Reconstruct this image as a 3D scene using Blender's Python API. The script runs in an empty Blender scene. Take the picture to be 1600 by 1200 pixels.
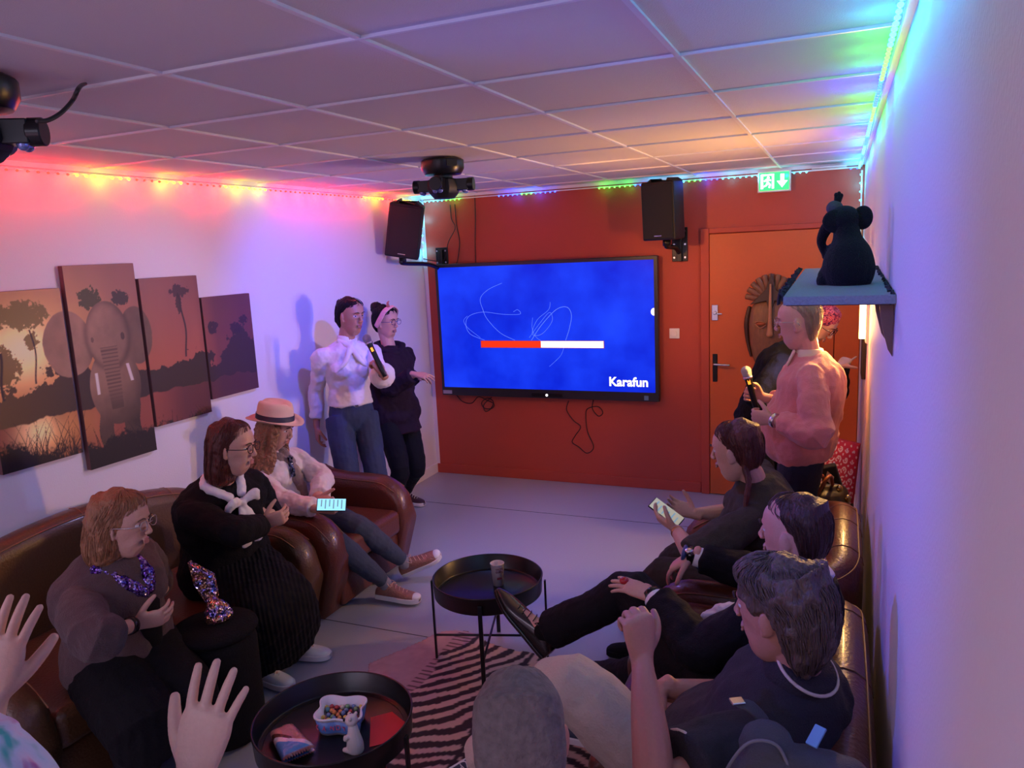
import bpy, bmesh, math, random
import numpy as np
from mathutils import Vector, Matrix, noise
V = Vector
S = bpy.context.scene
COL = S.collection
R = math.radians
random.seed(7); RNG = np.random.default_rng(7)
PI = math.pi

# ------------------------------------------------------------------ camera, world, exposure, large lights
W, D, H = 3.568, 6.09, 2.5            # room: x 0..W (left..right wall), back wall at y=D, ceiling H
YF = -1.6                             # the wall behind the photographer
cam = bpy.data.cameras.new('camera'); co = bpy.data.objects.new('camera', cam); COL.objects.link(co)
cam.sensor_fit = 'HORIZONTAL'; cam.sensor_width = 36; cam.lens = 27.015; cam.clip_start = .02
rr, uu, bb = V((.92008, .38894, -.04674)), V((-.02413, .17537, .98421)), V((.39099, -.90442, .17074))
co.matrix_world = Matrix(((rr.x, uu.x, bb.x, 3.433), (rr.y, uu.y, bb.y, 0), (rr.z, uu.z, bb.z, 2.003), (0, 0, 0, 1)))
S.camera = co
S.view_settings.view_transform = 'Standard'
try: S.view_settings.look = 'None'
except Exception: pass
S.view_settings.gamma = 1; S.view_settings.use_curve_mapping = False
S.view_settings.exposure = 0.60
wd = bpy.data.worlds.new('world'); S.world = wd; wd.use_nodes = True
wd.node_tree.nodes['Background'].inputs[0].default_value = (.3, .28, .4, 1)
wd.node_tree.nodes['Background'].inputs[1].default_value = .05

def area(name, loc, target, size, power, col, spread=180, sy=None):
    l = bpy.data.lights.new(name, 'AREA'); l.energy = power; l.color = col; l.size = size; l.spread = R(spread)
    if sy: l.shape = 'RECTANGLE'; l.size_y = sy
    o = bpy.data.objects.new(name, l); COL.objects.link(o); o.location = loc
    o.rotation_euler = (V(target) - V(loc)).to_track_quat('-Z', 'Y').to_euler(); return o
def spot(name, loc, target, power, col, ang=60, blend=.8, rad=.03):
    l = bpy.data.lights.new(name, 'SPOT'); l.energy = power; l.color = col; l.spot_size = R(ang); l.spot_blend = blend; l.shadow_soft_size = rad
    o = bpy.data.objects.new(name, l); COL.objects.link(o); o.location = loc
    o.rotation_euler = (V(target) - V(loc)).to_track_quat('-Z', 'Y').to_euler(); return o
def point(name, loc, power, col, rad=.01):
    l = bpy.data.lights.new(name, 'POINT'); l.energy = power; l.color = col; l.shadow_soft_size = rad
    o = bpy.data.objects.new(name, l); COL.objects.link(o); o.location = loc; return o
# fill lights added overhead behind the photographer to brighten the room
area('rear_ceiling_light', (1.1, -.7, 2.46), (1.1, .3, 0), 1.2, 18, (.90, .70, 1))
area('rear_ceiling_light', (2.2, -1.0, 2.46), (1.8, 1, 0), .9, 12, (.72, .70, 1))
area('rear_wall_glow', (1.8, YF+.06, 1.2), (1.6, 3, 2.5), 2.2, 9, (.95, .52, .80), sy=1.0)  # another added fill, at the rear wall, tilted up to lift the ceiling
spot('wall_lamp_lavender', (3.50, 4.66, 1.44), (.0, 4.25, 1.35), 70, (.26, .30, 1), 78, .9, .04)
# party light heads throw coloured beams
spot('beam_blue_left_wall', (1.34, 3.80, 2.28), (.0, 4.5, 1.6), 70, (.06, .10, 1), 84, 1)
spot('beam_violet_left_wall', (1.42, 3.60, 2.28), (.0, 2.9, 1.4), 22, (.52, .45, 1), 74, 1)
spot('beam_amber_back', (1.60, 3.84, 2.28), (3.05, 6.0, 1.7), 58, (1, .42, .10), 70, 1)
spot('beam_blue_floor', (1.50, 3.90, 2.27), (1.9, 4.6, 0), 60, (.14, .26, 1), 75, 1)
spot('beam_violet_right_wall', (1.56, 1.36, 2.27), (3.56, 2.0, 1.75), 80, (.05, .10, 1), 66, 1)
spot('beam_blue_right_wall', (1.62, 3.70, 2.28), (3.56, 3.0, 1.5), 32, (.22, .20, 1), 80, 1)
spot('fill_amber_ceiling', (3.50, 4.40, 1.82), (2.9, 4.8, 2.5), 9, (1, .50, .15), 150, 1, .1)  # not a party head: fill added beside the wall tube to warm the ceiling

# ------------------------------------------------------------------ materials
def mat(name, col, rough=.5, metal=0, bump=0, scale=40, emit=None, estr=0, var=0, coat=0, spec=None, trans=0, sheen=0, stretch=None, sss=0, detail=4):
    m = bpy.data.materials.new(name); m.use_nodes = True; nt = m.node_tree; b = nt.nodes['Principled BSDF']
    b.inputs['Base Color'].default_value = (*col, 1); b.inputs['Roughness'].default_value = rough; b.inputs['Metallic'].default_value = metal
    if coat: b.inputs['Coat Weight'].default_value = coat; b.inputs['Coat Roughness'].default_value = .15
    if spec is not None: b.inputs['Specular IOR Level'].default_value = spec
    if trans: b.inputs['Transmission Weight'].default_value = trans
    if sheen: b.inputs['Sheen Weight'].default_value = sheen
    if sss: b.inputs['Subsurface Weight'].default_value = sss; b.inputs['Subsurface Radius'].default_value = (.012, .005, .003)
    if emit: b.inputs['Emission Color'].default_value = (*emit, 1); b.inputs['Emission Strength'].default_value = estr
    if bump or var:
        tc = nt.nodes.new('ShaderNodeTexCoord'); mp = nt.nodes.new('ShaderNodeMapping'); n = nt.nodes.new('ShaderNodeTexNoise')
        nt.links.new(tc.outputs['Object'], mp.inputs[0]); nt.links.new(mp.outputs[0], n.inputs['Vector'])
        if stretch: mp.inputs['Scale'].default_value = stretch
        n.inputs['Scale'].default_value = scale; n.inputs['Detail'].default_value = detail
        if bump:
            bp = nt.nodes.new('ShaderNodeBump'); bp.inputs['Strength'].default_value = bump; bp.inputs['Distance'].default_value = .01
            nt.links.new(n.outputs['Fac'], bp.inputs['Height']); nt.links.new(bp.outputs[0], b.inputs['Normal'])
        if var:
            mx = nt.nodes.new('ShaderNodeMix'); mx.data_type = 'RGBA'
            mx.inputs[6].default_value = (*[c*(1-var) for c in col], 1); mx.inputs[7].default_value = (*[min(1, c*(1+var)) for c in col], 1)
            nt.links.new(n.outputs['Fac'], mx.inputs[0]); nt.links.new(mx.outputs[2], b.inputs['Base Color'])
    return m
def attr_mat(name, attr='paint', rough=.6, bump=0, scale=200):
    m = mat(name, (1, 1, 1), rough, bump=bump, scale=scale); nt = m.node_tree
    a = nt.nodes.new('ShaderNodeAttribute'); a.attribute_name = attr
    nt.links.new(a.outputs['Color'], nt.nodes['Principled BSDF'].inputs['Base Color']); return m

M = {}
M['wall'] = mat('white_wall_paint', (.74, .72, .76), .6, bump=.15, scale=120)
M['redwall'] = mat('red_wall_paint', (.44, .062, .034), .55, bump=.12, scale=120, var=.06)
M['door'] = mat('orange_red_door_paint', (.56, .115, .022), .42, bump=.05, scale=60, var=.05)
M['tile'] = mat('ceiling_tile', (.66, .62, .66), .8, bump=.3, scale=260)
M['tbar'] = mat('ceiling_bar', (.72, .71, .75), .4)
M['floor'] = mat('grey_vinyl_floor', (.34, .36, .42), .38, bump=.05, scale=90, var=.06)
M['seam'] = mat('floor_seam', (.05, .05, .06), .8)
M['white'] = mat('white_paint', (.8, .8, .8), .4)
M['leather'] = mat('brown_leather', (.115, .030, .015), .36, bump=.25, scale=95, var=.25, coat=.25)
M['leather2'] = mat('olive_brown_leather', (.090, .042, .016), .40, bump=.25, scale=95, var=.25, coat=.2)
M['stitch'] = mat('tan_piping', (.22, .10, .045), .5)
M['black'] = mat('black_metal', (.006, .006, .007), .30, spec=.4)
M['blackm'] = mat('black_plastic', (.010, .010, .012), .5, bump=.1, scale=300, spec=.35)
M['grille'] = mat('speaker_grille', (.008, .008, .009), .7, bump=.5, scale=600)
M['steel'] = mat('brushed_steel', (.6, .6, .62), .25, 1)
M['glassy'] = mat('lens_glass', (.25, .3, .6), .05, .6)
M['cable'] = mat('cable_rubber', (.012, .008, .01), .6)

# ------------------------------------------------------------------ helpers
def empty(name, label=None, cat=None, group=None, loc=(0, 0, 0)):
    o = bpy.data.objects.new(name, None); COL.objects.link(o); o.location = loc; o.empty_display_size = .1
    tag(o, label, cat, group); return o
def tag(o, label=None, cat=None, group=None, kind=None):
    if label: o['label'] = label
    if cat: o['category'] = cat
    if group: o['group'] = group
    if kind: o['kind'] = kind
    return o
def wloc(o):
    v = V((0, 0, 0))
    while o is not None: v = v + o.location; o = o.parent
    return v
def link(name, me, m=None, parent=None, smooth=True):
    o = bpy.data.objects.new(name, me); COL.objects.link(o)
    if m is not None:
        for q in (m if isinstance(m, (list, tuple)) else [m]): me.materials.append(q)
    if smooth and len(me.polygons): me.polygons.foreach_set('use_smooth', [True]*len(me.polygons))
    if parent is not None:
        o.parent = parent; me.transform(Matrix.Translation(-wloc(parent)))
    return o
def obj(name, bm, m=None, parent=None, smooth=False, bevel=0, auto=True, seg=2):
    bmesh.ops.recalc_face_normals(bm, faces=bm.faces)
    me = bpy.data.meshes.new(name); bm.to_mesh(me); bm.free()
    o = link(name, me, m, parent, smooth)
    if bevel:
        b = o.modifiers.new('b', 'BEVEL'); b.width = bevel; b.segments = seg; b.limit_method = 'ANGLE'; b.angle_limit = R(35)
        me.polygons.foreach_set('use_smooth', [True]*len(me.polygons)); b.harden_normals = True
    return o
def struct(name, bm, m, parent=None, **k):
    o = obj(name, bm, m, parent, **k)
    if parent is None: o['kind'] = 'structure'
    return o
def box(bm, lo, hi, mat_=None):
    M_ = mat_ or Matrix.Identity(4)
    vs = [bm.verts.new(M_ @ V((x, y, z))) for x in (lo[0], hi[0]) for y in (lo[1], hi[1]) for z in (lo[2], hi[2])]
    for f in ((0, 1, 3, 2), (4, 6, 7, 5), (0, 4, 5, 1), (2, 3, 7, 6), (0, 2, 6, 4), (1, 5, 7, 3)): bm.faces.new([vs[i] for i in f])
    return bm
def B(): return bmesh.new()
def crom(pts, n):
    """Catmull-Rom through lists of floats or vectors"""
    P = [np.array(p, float) for p in pts]; out = []
    for i in range(len(P)-1):
        a, b, c, d = P[max(i-1, 0)], P[i], P[i+1], P[min(i+2, len(P)-1)]
        for k in range(n):
            t = k/n; out.append(.5*((2*b)+(c-a)*t+(2*a-5*b+4*c-d)*t*t+(3*b-a-3*c+d)*t**3))
    out.append(P[-1]); return out
def loft(bm, pts, rad, side=None, n=14, sub=4, cap=.7, ex=2.0):
    rad = [(r, r) if not isinstance(r, (tuple, list)) else r for r in rad]
    data = [tuple(p)+tuple(r) for p, r in zip(pts, rad)]
    D_ = crom(data, sub) if sub > 1 else [np.array(d, float) for d in data]
    P = [V(d[:3]) for d in D_]; A = [max(d[3], 1e-4) for d in D_]; Bq = [max(d[4], 1e-4) for d in D_]
    T = []
    for i in range(len(P)):
        t = P[min(i+1, len(P)-1)] - P[max(i-1, 0)]; T.append(t.normalized() if t.length > 1e-9 else V((0, 0, 1)))
    if cap:
        for e in (0, 1):
            i = 0 if e == 0 else len(P)-1; t = -T[0] if e == 0 else T[-1]; r = min(A[i], Bq[i])*cap
            ex_ = []
            for k in (1, 2, 3):
                an = k/3*PI/2*.96; ex_.append((P[i]+t*r*math.sin(an), A[i]*math.cos(an), Bq[i]*math.cos(an), T[i]))
            if e == 0:
                for q in ex_: P.insert(0, q[0]); A.insert(0, q[1]); Bq.insert(0, q[2]); T.insert(0, q[3])
            else:
                for q in ex_: P.append(q[0]); A.append(q[1]); Bq.append(q[2]); T.append(q[3])
    s = V(side) if side is not None else (V((1, 0, 0)) if abs(T[0].x) < .8 else V((0, 1, 0)))
    rings = []
    for p, a, b, t in zip(P, A, Bq, T):
        s2 = s - t*s.dot(t)
        if s2.length < 1e-3: s2 = V((0, 0, 1)) - t*t.z
        s2.normalize(); o_ = t.cross(s2)
        if side is None: s = s2
        ring = []
        for k in range(n):
            th = 2*PI*k/n; c, d = math.cos(th), math.sin(th)
            if ex != 2: c = math.copysign(abs(c)**(2/ex), c); d = math.copysign(abs(d)**(2/ex), d)
            ring.append(bm.verts.new(p + s2*a*c + o_*b*d))
        rings.append(ring)
    for a, b in zip(rings, rings[1:]):
        for k in range(n): bm.faces.new((a[k], a[(k+1) % n], b[(k+1) % n], b[k]))
    bm.faces.new(rings[0][::-1]); bm.faces.new(rings[-1]); return bm
def tube(bm, pts, r, n=8, sub=6): return loft(bm, pts, [r]*len(pts), n=n, sub=sub, cap=.5)
def ell(bm, c, r, rot=None, seg=16):
    m = Matrix.Translation(V(c)) @ (rot.to_4x4() if rot is not None else Matrix.Identity(4)) @ Matrix.Diagonal((*r, 1))
    bmesh.ops.create_uvsphere(bm, u_segments=seg, v_segments=max(6, seg*3//4), radius=1, matrix=m); return bm
def cyl(bm, c, r, h, axis='z', n=24, r2=None):
    m = Matrix.Translation(V(c))
    if axis == 'x': m = m @ Matrix.Rotation(PI/2, 4, 'Y')
    if axis == 'y': m = m @ Matrix.Rotation(PI/2, 4, 'X')
    bmesh.ops.create_cone(bm, cap_ends=True, segments=n, radius1=r, radius2=r if r2 is None else r2, depth=h, matrix=m); return bm
def lathe(bm, c, prof, n=40):
    rings = [[bm.verts.new(V(c)+V((r*math.cos(2*PI*k/n), r*math.sin(2*PI*k/n), z))) for k in range(n)] for r, z in prof]
    for a, b in zip(rings, rings[1:]):
        for k in range(n): bm.faces.new((a[k], a[(k+1) % n], b[(k+1) % n], b[k]))
    if prof[0][0] > 1e-4: bm.faces.new(rings[0][::-1])
    if prof[-1][0] > 1e-4: bm.faces.new(rings[-1])
    return bm
def poly(bm, pts, depth_vec):
    """closed flat outline given thickness"""
    a = [bm.verts.new(V(p)) for p in pts]; b = [bm.verts.new(V(p)+V(depth_vec)) for p in pts]
    bm.faces.new(a[::-1]); bm.faces.new(b)
    for k in range(len(a)): bm.faces.new((a[k], a[(k+1) % len(a)], b[(k+1) % len(a)], b[k]))
    return bm
_tex = {}
def remesh(bm, vox, smooth=2, fac=.5, disp=0, dscale=.08):
    me = bpy.data.meshes.new('t'); bm.to_mesh(me); bm.free()
    o = bpy.data.objects.new('t', me); COL.objects.link(o)
    r = o.modifiers.new('r', 'REMESH'); r.mode = 'VOXEL'; r.voxel_size = vox
    if smooth: s = o.modifiers.new('s', 'SMOOTH'); s.iterations = smooth; s.factor = fac
    if disp:
        if dscale not in _tex:
            t = bpy.data.textures.new('folds', 'CLOUDS'); t.noise_scale = dscale; t.noise_depth = 2; _tex[dscale] = t
        d = o.modifiers.new('d', 'DISPLACE'); d.texture = _tex[dscale]; d.strength = disp; d.mid_level = .5; d.texture_coords = 'GLOBAL'
    dg = bpy.context.evaluated_depsgraph_get(); out = bpy.data.meshes.new_from_object(o.evaluated_get(dg))
    bpy.data.objects.remove(o); bpy.data.meshes.remove(me)
    out.materials.clear(); return out
def text(name, s, size, mtx, m, parent=None, ext=.001, align='CENTER'):
    c = bpy.data.curves.new(name, 'FONT'); c.body = s; c.size = size; c.extrude = ext; c.align_x = align; c.align_y = 'CENTER'
    o = bpy.data.objects.new(name, c); COL.objects.link(o); c.materials.append(m)
    def fin(**k):
        for q, v in k.items(): setattr(c, q, v)
        me = bpy.data.meshes.new_from_object(o.evaluated_get(bpy.context.evaluated_depsgraph_get())); bpy.data.objects.remove(o)
        me.transform(mtx); return link(name, me, None, parent, False)
    return fin
def basis(o, x, y, z): # matrix from axes
    return Matrix(((x[0], y[0], z[0], o[0]), (x[1], y[1], z[1], o[1]), (x[2], y[2], z[2], o[2]), (0, 0, 0, 1)))
def mesh_np(name, verts, faces, colors=None, m=None, parent=None, smooth=True):
    me = bpy.data.meshes.new(name); me.from_pydata(verts.tolist() if hasattr(verts, 'tolist') else verts, [], faces.tolist() if hasattr(faces, 'tolist') else faces)
    if colors is not None:
        a = me.color_attributes.new('paint', 'FLOAT_COLOR', 'POINT'); c4 = np.ones((len(verts), 4), np.float32); c4[:, :3] = colors; a.data.foreach_set('color', c4.ravel())
    return link(name, me, m, parent, smooth)
def grid_faces(nu, nv):
    i = np.arange(nu-1)[:, None]*nv + np.arange(nv-1)[None, :]
    i = i.ravel(); return np.stack([i, i+nv, i+nv+1, i+1], 1)
def vnoise(x, y, s=1.0, seed=0, oct_=3):
    """smooth value noise on numpy arrays"""
    out = np.zeros_like(x, float); amp = 1; tot = 0
    for o_ in range(oct_):
        g = np.random.default_rng(seed*17+o_).random((64, 64)); xx = x*s*2**o_; yy = y*s*2**o_
        xi = np.floor(xx).astype(int); yi = np.floor(yy).astype(int); fx = xx-xi; fy = yy-yi; fx = fx*fx*(3-2*fx); fy = fy*fy*(3-2*fy)
        q = lambda a, b: g[a % 64, b % 64]
        out += amp*((q(xi, yi)*(1-fx)+q(xi+1, yi)*fx)*(1-fy)+(q(xi, yi+1)*(1-fx)+q(xi+1, yi+1)*fx)*fy); tot += amp; amp *= .5
    return out/tot

# ------------------------------------------------------------------ the room
b = box(B(), (-.1, YF, -.1), (W+.1, D+.1, 0)); struct('floor', b, M['floor'])
b = B(); box(b, (0, 3.285, 0), (W, 3.290, .0012)); box(b, (0, 1.29, 0), (W, 1.295, .0012)); box(b, (0, 5.28, 0), (W, 5.285, .0012))
struct('trim_1', b, M['seam'])
struct('ceiling', box(B(), (-.1, YF, H+.004), (W+.1, D+.1, H+.1)), M['tile'])
b = B()
for k in range(7):
    x = W-.5555-.6*k*1.02
    if x > .03: box(b, (x-.0075, YF, H-.003), (x+.0075, D, H+.006))
for k in range(14):
    y = D-.29-.6*k
    if y > YF: box(b, (0, y-.005, H-.0035), (W, y+.005, H+.006)); 
box(b, (0, YF, H-.02), (.018, D, H+.006)); box(b, (W-.018, YF, H-.02), (W, D, H+.006)); box(b, (0, D-.018, H-.02), (W, D, H+.006))
struct('trim_2', b, M['tbar'])
struct('wall_left', box(B(), (-.1, YF, 0), (0, D, H+.05)), M['wall'])
struct('wall_right', box(B(), (W, YF, 0), (W+.1, D, H+.05)), M['wall'])
struct('wall_front', box(B(), (-.1, YF-.1, 0), (W+.1, YF, H+.05)), M['wall'])
for n_, lo_, hi_ in (('trim_4', (.45, -1.35, 2.475), (1.75, -.05, H+.003)), ('trim_5', (1.76, -1.5, 2.475), (2.70, -.5, H+.003)), ('trim_6', (.6, YF, .6), (3.0, YF+.03, 1.8))):
    struct(n_, box(B(), lo_, hi_), M['white'])      # unseen boxes added around the rear fill lights
struct('wall_back', box(B(), (-.1, D, 0), (W+.1, D+.1, H+.05)), M['redwall'])
struct('baseboard_left', box(B(), (0, YF, 0), (.014, D-.001, .09)), M['white'], bevel=.004)
struct('baseboard_right', box(B(), (W-.014, YF, 0), (W, D-.03, .09)), M['white'], bevel=.004)
struct('baseboard_back', box(B(), (.014, D-.016, 0), (2.43, D, .085)), M['redwall'], bevel=.004)
# the red paint of the back wall stops a little short of the corner: white edge strip
struct('trim_3', box(B(), (0, D-.002, 0), (.035, D-.0005, H)), M['wall'])

# door: wide leaf plus narrow fixed leaf
dr = empty('door_1', loc=(2.5, D, 0)); dr['kind'] = 'structure'
b = B(); box(b, (2.435, D-.035, 0), (2.5, D, 2.1)); box(b, (2.5, D-.035, 2.06), (W-.002, D, 2.1)); obj('door_frame', b, M['redwall'], dr, bevel=.005)
obj('door_leaf', box(B(), (2.503, D-.028, .006), (3.392, D, 2.055)), M['door'], dr, bevel=.003)
b = box(B(), (3.398, D-.028, .006), (W-.004, D, 2.055)); obj('fixed_leaf', b, M['door'], dr, bevel=.003)
b = B(); box(b, (2.525, D-.036, .92), (2.562, D-.027, 1.14)); lk = obj('lock_plate', b, M['black'], dr, bevel=.004)
b = B(); tube(b, [(2.544, D-.03, 1.065), (2.544, D-.085, 1.065), (2.56, D-.092, 1.065), (2.66, D-.088, 1.06)], .009); obj('door_handle', b, M['steel'], dr, smooth=True)
b = B(); box(b, (2.52, D-.042, 1.40), (2.568, D-.027, 1.52)); cyl(b, (2.544, D-.048, 1.46), .014, .02, 'y'); box(b, (2.556, D-.05, 1.445), (2.60, D-.042, 1.458)); obj('bolt_lock', b, M['steel'], dr, bevel=.004)

# round dial switch
sw = empty('wall_dial', 'white square wall plate with a round dial right of the screen', 'dimmer', loc=(2.226, D, 1.297))
obj('plate', box(B(), (2.186, D-.014, 1.257), (2.266, D, 1.337)), M['white'], sw, bevel=.004)
b = cyl(B(), (2.226, D-.02, 1.297), .024, .022, 'y'); box(b, (2.223, D-.033, 1.297), (2.229, D-.028, 1.32)); obj('knob', b, M['white'], sw, bevel=.002)

# exit sign
GRN = mat('exit_green_glow', (.02, .4, .1), .4, emit=(.02, .55, .12), estr=1.6); GWH = mat('exit_white_glow', (.8, 1, .9), .4, emit=(.75, 1, .85), estr=4.5)
ex = empty('exit_sign', 'lit green and white exit sign with running figure over the door', 'sign', loc=(2.967, D, 2.41))
x0, x1, z0, z1, yy = 2.853, 3.081, 2.335, 2.485, D-.05
obj('housing', box(B(), (x0, yy, z0), (x1, D, z1)), M['white'], ex, bevel=.004)
obj('green_panel', box(B(), (x0+.012, yy-.004, z0+.012), (x1-.012, yy, z1-.012)), GRN, ex)
b = B(); y2 = yy-.006
cx = x1-.058; cz = (z0+z1)/2
poly(b, [(cx-.012, y2, cz+.048), (cx+.012, y2, cz+.048), (cx+.012, y2, cz+.0), (cx+.036, y2, cz+.0), (cx, y2, cz-.045), (cx-.036, y2, cz+.0), (cx-.012, y2, cz+.0)], (0, .003, 0)); obj('arrow', b, GWH, ex)
b = B(); cx = x0+.068
box(b, (cx-.045, y2, cz-.05), (cx-.030, y2+.003, cz+.05)); box(b, (cx+.032, y2, cz-.05), (cx+.045, y2+.003, cz+.05)); box(b, (cx-.045, y2, cz+.042), (cx+.045, y2+.003, cz+.052))
cyl(b, (cx+.006, y2+.001, cz+.028), .009, .003, 'y', 16)
for seg in ([(-.004, .018), (.004, -.008)], [(.0, .016), (.022, .008)], [(-.003, .016), (-.02, .004)], [(.004, -.008), (.018, -.022)], [(.018, -.022), (.014, -.042)], [(.002, -.008), (-.008, -.026)], [(-.008, -.026), (-.026, -.034)]):
    tube(b, [(cx+q[0], y2+.001, cz+q[1]) for q in seg], .0055, 6, 1)
obj('running_figure', b, GWH, ex)
rs = obj('ceiling_bracket', box(B(), (3.22, D-.12, 2.472), (3.45, D-.02, 2.482)), M['white'], bevel=.003); tag(rs, 'thin white strip under the ceiling right of the exit sign', 'bracket')

# ------------------------------------------------------------------ big screen
SCR = mat('screen_blue', (0, 0, .05), .3); nt = SCR.node_tree; bs = nt.nodes['Principled BSDF']
tc = nt.nodes.new('ShaderNodeTexCoord'); n1 = nt.nodes.new('ShaderNodeTexNoise'); n1.inputs['Scale'].default_value = 2.4; n1.inputs['Detail'].default_value = 5
rp = nt.nodes.new('ShaderNodeValToRGB'); rp.color_ramp.elements[0].position = .3; rp.color_ramp.elements[1].position = .75
rp.color_ramp.elements[0].color = (.002, .012, .60, 1); rp.color_ramp.elements[1].color = (.012, .060, 1, 1)
nt.links.new(tc.outputs['Object'], n1.inputs['Vector']); nt.links.new(n1.outputs['Fac'], rp.inputs['Fac']); nt.links.new(rp.outputs[0], bs.inputs['Emission Color']); bs.inputs['Emission Strength'].default_value = .72; bs.inputs['Specular IOR Level'].default_value = .15
SW_ = mat('screen_white', (1, 1, 1), .4, emit=(1, 1, 1), estr=.8); SR_ = mat('screen_red', (.6, .05, 0), .4, emit=(.95, .03, .002), estr=.6); SL_ = mat('screen_line', (.1, .2, .6), .4, emit=(.10, .20, 1), estr=.75)
tv = empty('television', 'large wall mounted screen showing a blue picture with a red and white progress bar', 'screen', loc=(1.135, D, 1.33))
TX0, TX1, TZ0, TZ1, TY = .155, 2.117, .755, 1.915, D-.095
obj('housing', box(B(), (TX0, TY, TZ0), (TX1, TY+.06, TZ1)), mat('dark_bezel', (.018, .017, .025), .35), tv, bevel=.006)
obj('wall_mount', box(B(), (.7, TY+.06, 1.1), (1.6, D, 1.6)), M['blackm'], tv)
sx0, sx1, sz0, sz1 = TX0+.03, TX1-.03, TZ0+.075, TZ1-.03
obj('display', box(B(), (sx0, TY-.002, sz0), (sx1, TY+.001, sz1)), SCR, tv)
def sp(px, pz): return (sx0+(sx1-sx0)*px, TY-.0035, sz0+(sz1-sz0)*pz)
def srect(name, a, c, m, t=.002):
    p, q = sp(*a), sp(*c); return obj(name, box(B(), (p[0], TY-.002-t, p[2]), (q[0], TY-.0018, q[2])), m, tv)
srect('progress_bar_border', (.1995, .337), (.783, .397), mat('bar_border', (.2, .05, .1), .4, emit=(.25, .02, .06), estr=.6), .001)
srect('progress_bar_red', (.203, .341), (.494, .393), SR_); srect('progress_bar_white', (.494, .341), (.78, .393), SW_)
b = cyl(B(), sp(.998, .615), .03, .003, 'y', 24); bmesh.ops.delete(b, geom=[v for v in b.verts if v.co.x > sx1+.001], context='VERTS'); 
b.free(); b = B(); c_ = sp(1, .615); poly(b, [(c_[0]+.0-.026*math.sin(a), TY-.004, c_[2]+.03*math.cos(a)) for a in np.linspace(0, PI, 14)], (0, .002, 0)); obj('side_button', b, SW_, tv)
lg = text('logo_text', 'Karafun', .104, basis(sp(.885, .076), (1, 0, 0), (0, 0, 1), (0, -1, 0)), SW_, tv)(offset=.0026, space_character=1.0)
def scurve(name, pts, r=.0016):
    b = B(); tube(b, [sp(*p) for p in pts], r, 6, 8); return obj(name, b, SL_, tv, smooth=True)
scurve('light_trail', [(.22, .40), (.15, .45), (.13, .53), (.15, .60), (.22, .63), (.32, .61), (.40, .61), (.39, .645), (.37, .63)])
scurve('light_trail', [(.32, .86), (.25, .81), (.21, .74), (.22, .65), (.24, .57), (.30, .46), (.37, .40)])
scurve('light_trail', [(.45, .40), (.50, .52), (.57, .64), (.62, .66), (.64, .60), (.63, .50), (.61, .40)], .002)
scurve('light_trail', [(.44, .42), (.49, .53), (.54, .62), (.55, .55), (.50, .45), (.455, .45), (.48, .56), (.535, .64), (.545, .70)], .0014)
scurve('light_trail', [(.20, .42), (.14, .50), (.12, .56), (.14, .60)], .0012)
scurve('light_trail', [(.60, .34), (.585, .28), (.55, .22), (.53, .19)], .0012)
scurve('light_trail', [(.46, .58), (.455, .50), (.47, .43), (.5, .39)], .0012)
b = box(B(), (1.02, TY-.006, TZ0+.012), (1.30, TY, TZ0+.045)); cb = obj('control_strip', b, M['black'], tv, bevel=.003)
b = cyl(B(), (1.16, TY-.008, TZ0+.029), .011, .004, 'y'); obj('power_button', b, SW_, tv)
obj('badge', box(B(), (1.995, TY-.002, TZ0+.012), (2.03, TY, TZ0+.048)), mat('blue_badge', (.12, .25, .45), .4), tv)
obj('sticker', box(B(), (TX0+.012, TY-.002, TZ0+.014), (TX0+.10, TY, TZ0+.045)), mat('grey_sticker', (.3, .3, .36), .4), tv)
# cables below and beside the screen
def cable(label, pts, r=.0035, name='cable', **k):
    b = B(); tube(b, pts, r, 8, 8); o = obj(name, b, M['cable'], smooth=True); return tag(o, label, 'cable', **k)
yc = D-.006
cable('black cable looping down the red wall below the screen', [(1.32, yc, .72), (1.30, yc, .64), (1.36, yc, .55), (1.42, yc, .50), (1.37, yc, .42), (1.34, yc, .36), (1.40, yc, .32), (1.47, yc, .27), (1.53, yc, .33), (1.48, yc, .46), (1.47, yc, .6), (1.49, yc, .66), (1.58, yc, .68), (1.62, yc, .63), (1.58, yc, .60), (1.53, yc, .66), (1.54, yc, .74)])
cable('coiled black cable under the left half of the screen', [(.25, yc, .74), (.31, yc, .68), (.40, yc, .67), (.47, yc, .73), (.55, yc, .70), (.62, yc, .67), (.60, yc-.01, .63), (.52, yc, .63), (.50, yc, .68), (.56, yc, .72), (.62, yc-.01, .69), (.58, yc, .62), (.53, yc, .60), (.52, yc, .66), (.60, yc, .73)])
cable('thin black cable curving out left of the screen', [(.17, yc, 1.12), (.125, yc, 1.08), (.11, yc, .98), (.125, yc, .90), (.17, yc, .86)])
cable('pair of black cables hanging straight down to the screen top edge', [(.54, yc, 2.49), (.535, yc, 2.3), (.52, yc, 2.1), (.515, yc, 1.9)])
cable('slack black cable from ceiling to the left speaker', [(.30, yc, 2.42), (.305, yc, 2.3), (.34, yc-.01, 2.22), (.27, yc-.02, 2.1), (.245, yc-.03, 1.99), (.2, yc-.05, 1.94), (.17, yc-.3, 1.97)])
cable('straight black cable from ceiling to the left speaker bracket', [(.345, yc, 2.42), (.35, yc, 2.25), (.37, yc, 2.1), (.345, yc-.005, 1.95), (.32, yc-.01, 1.9)])

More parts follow.
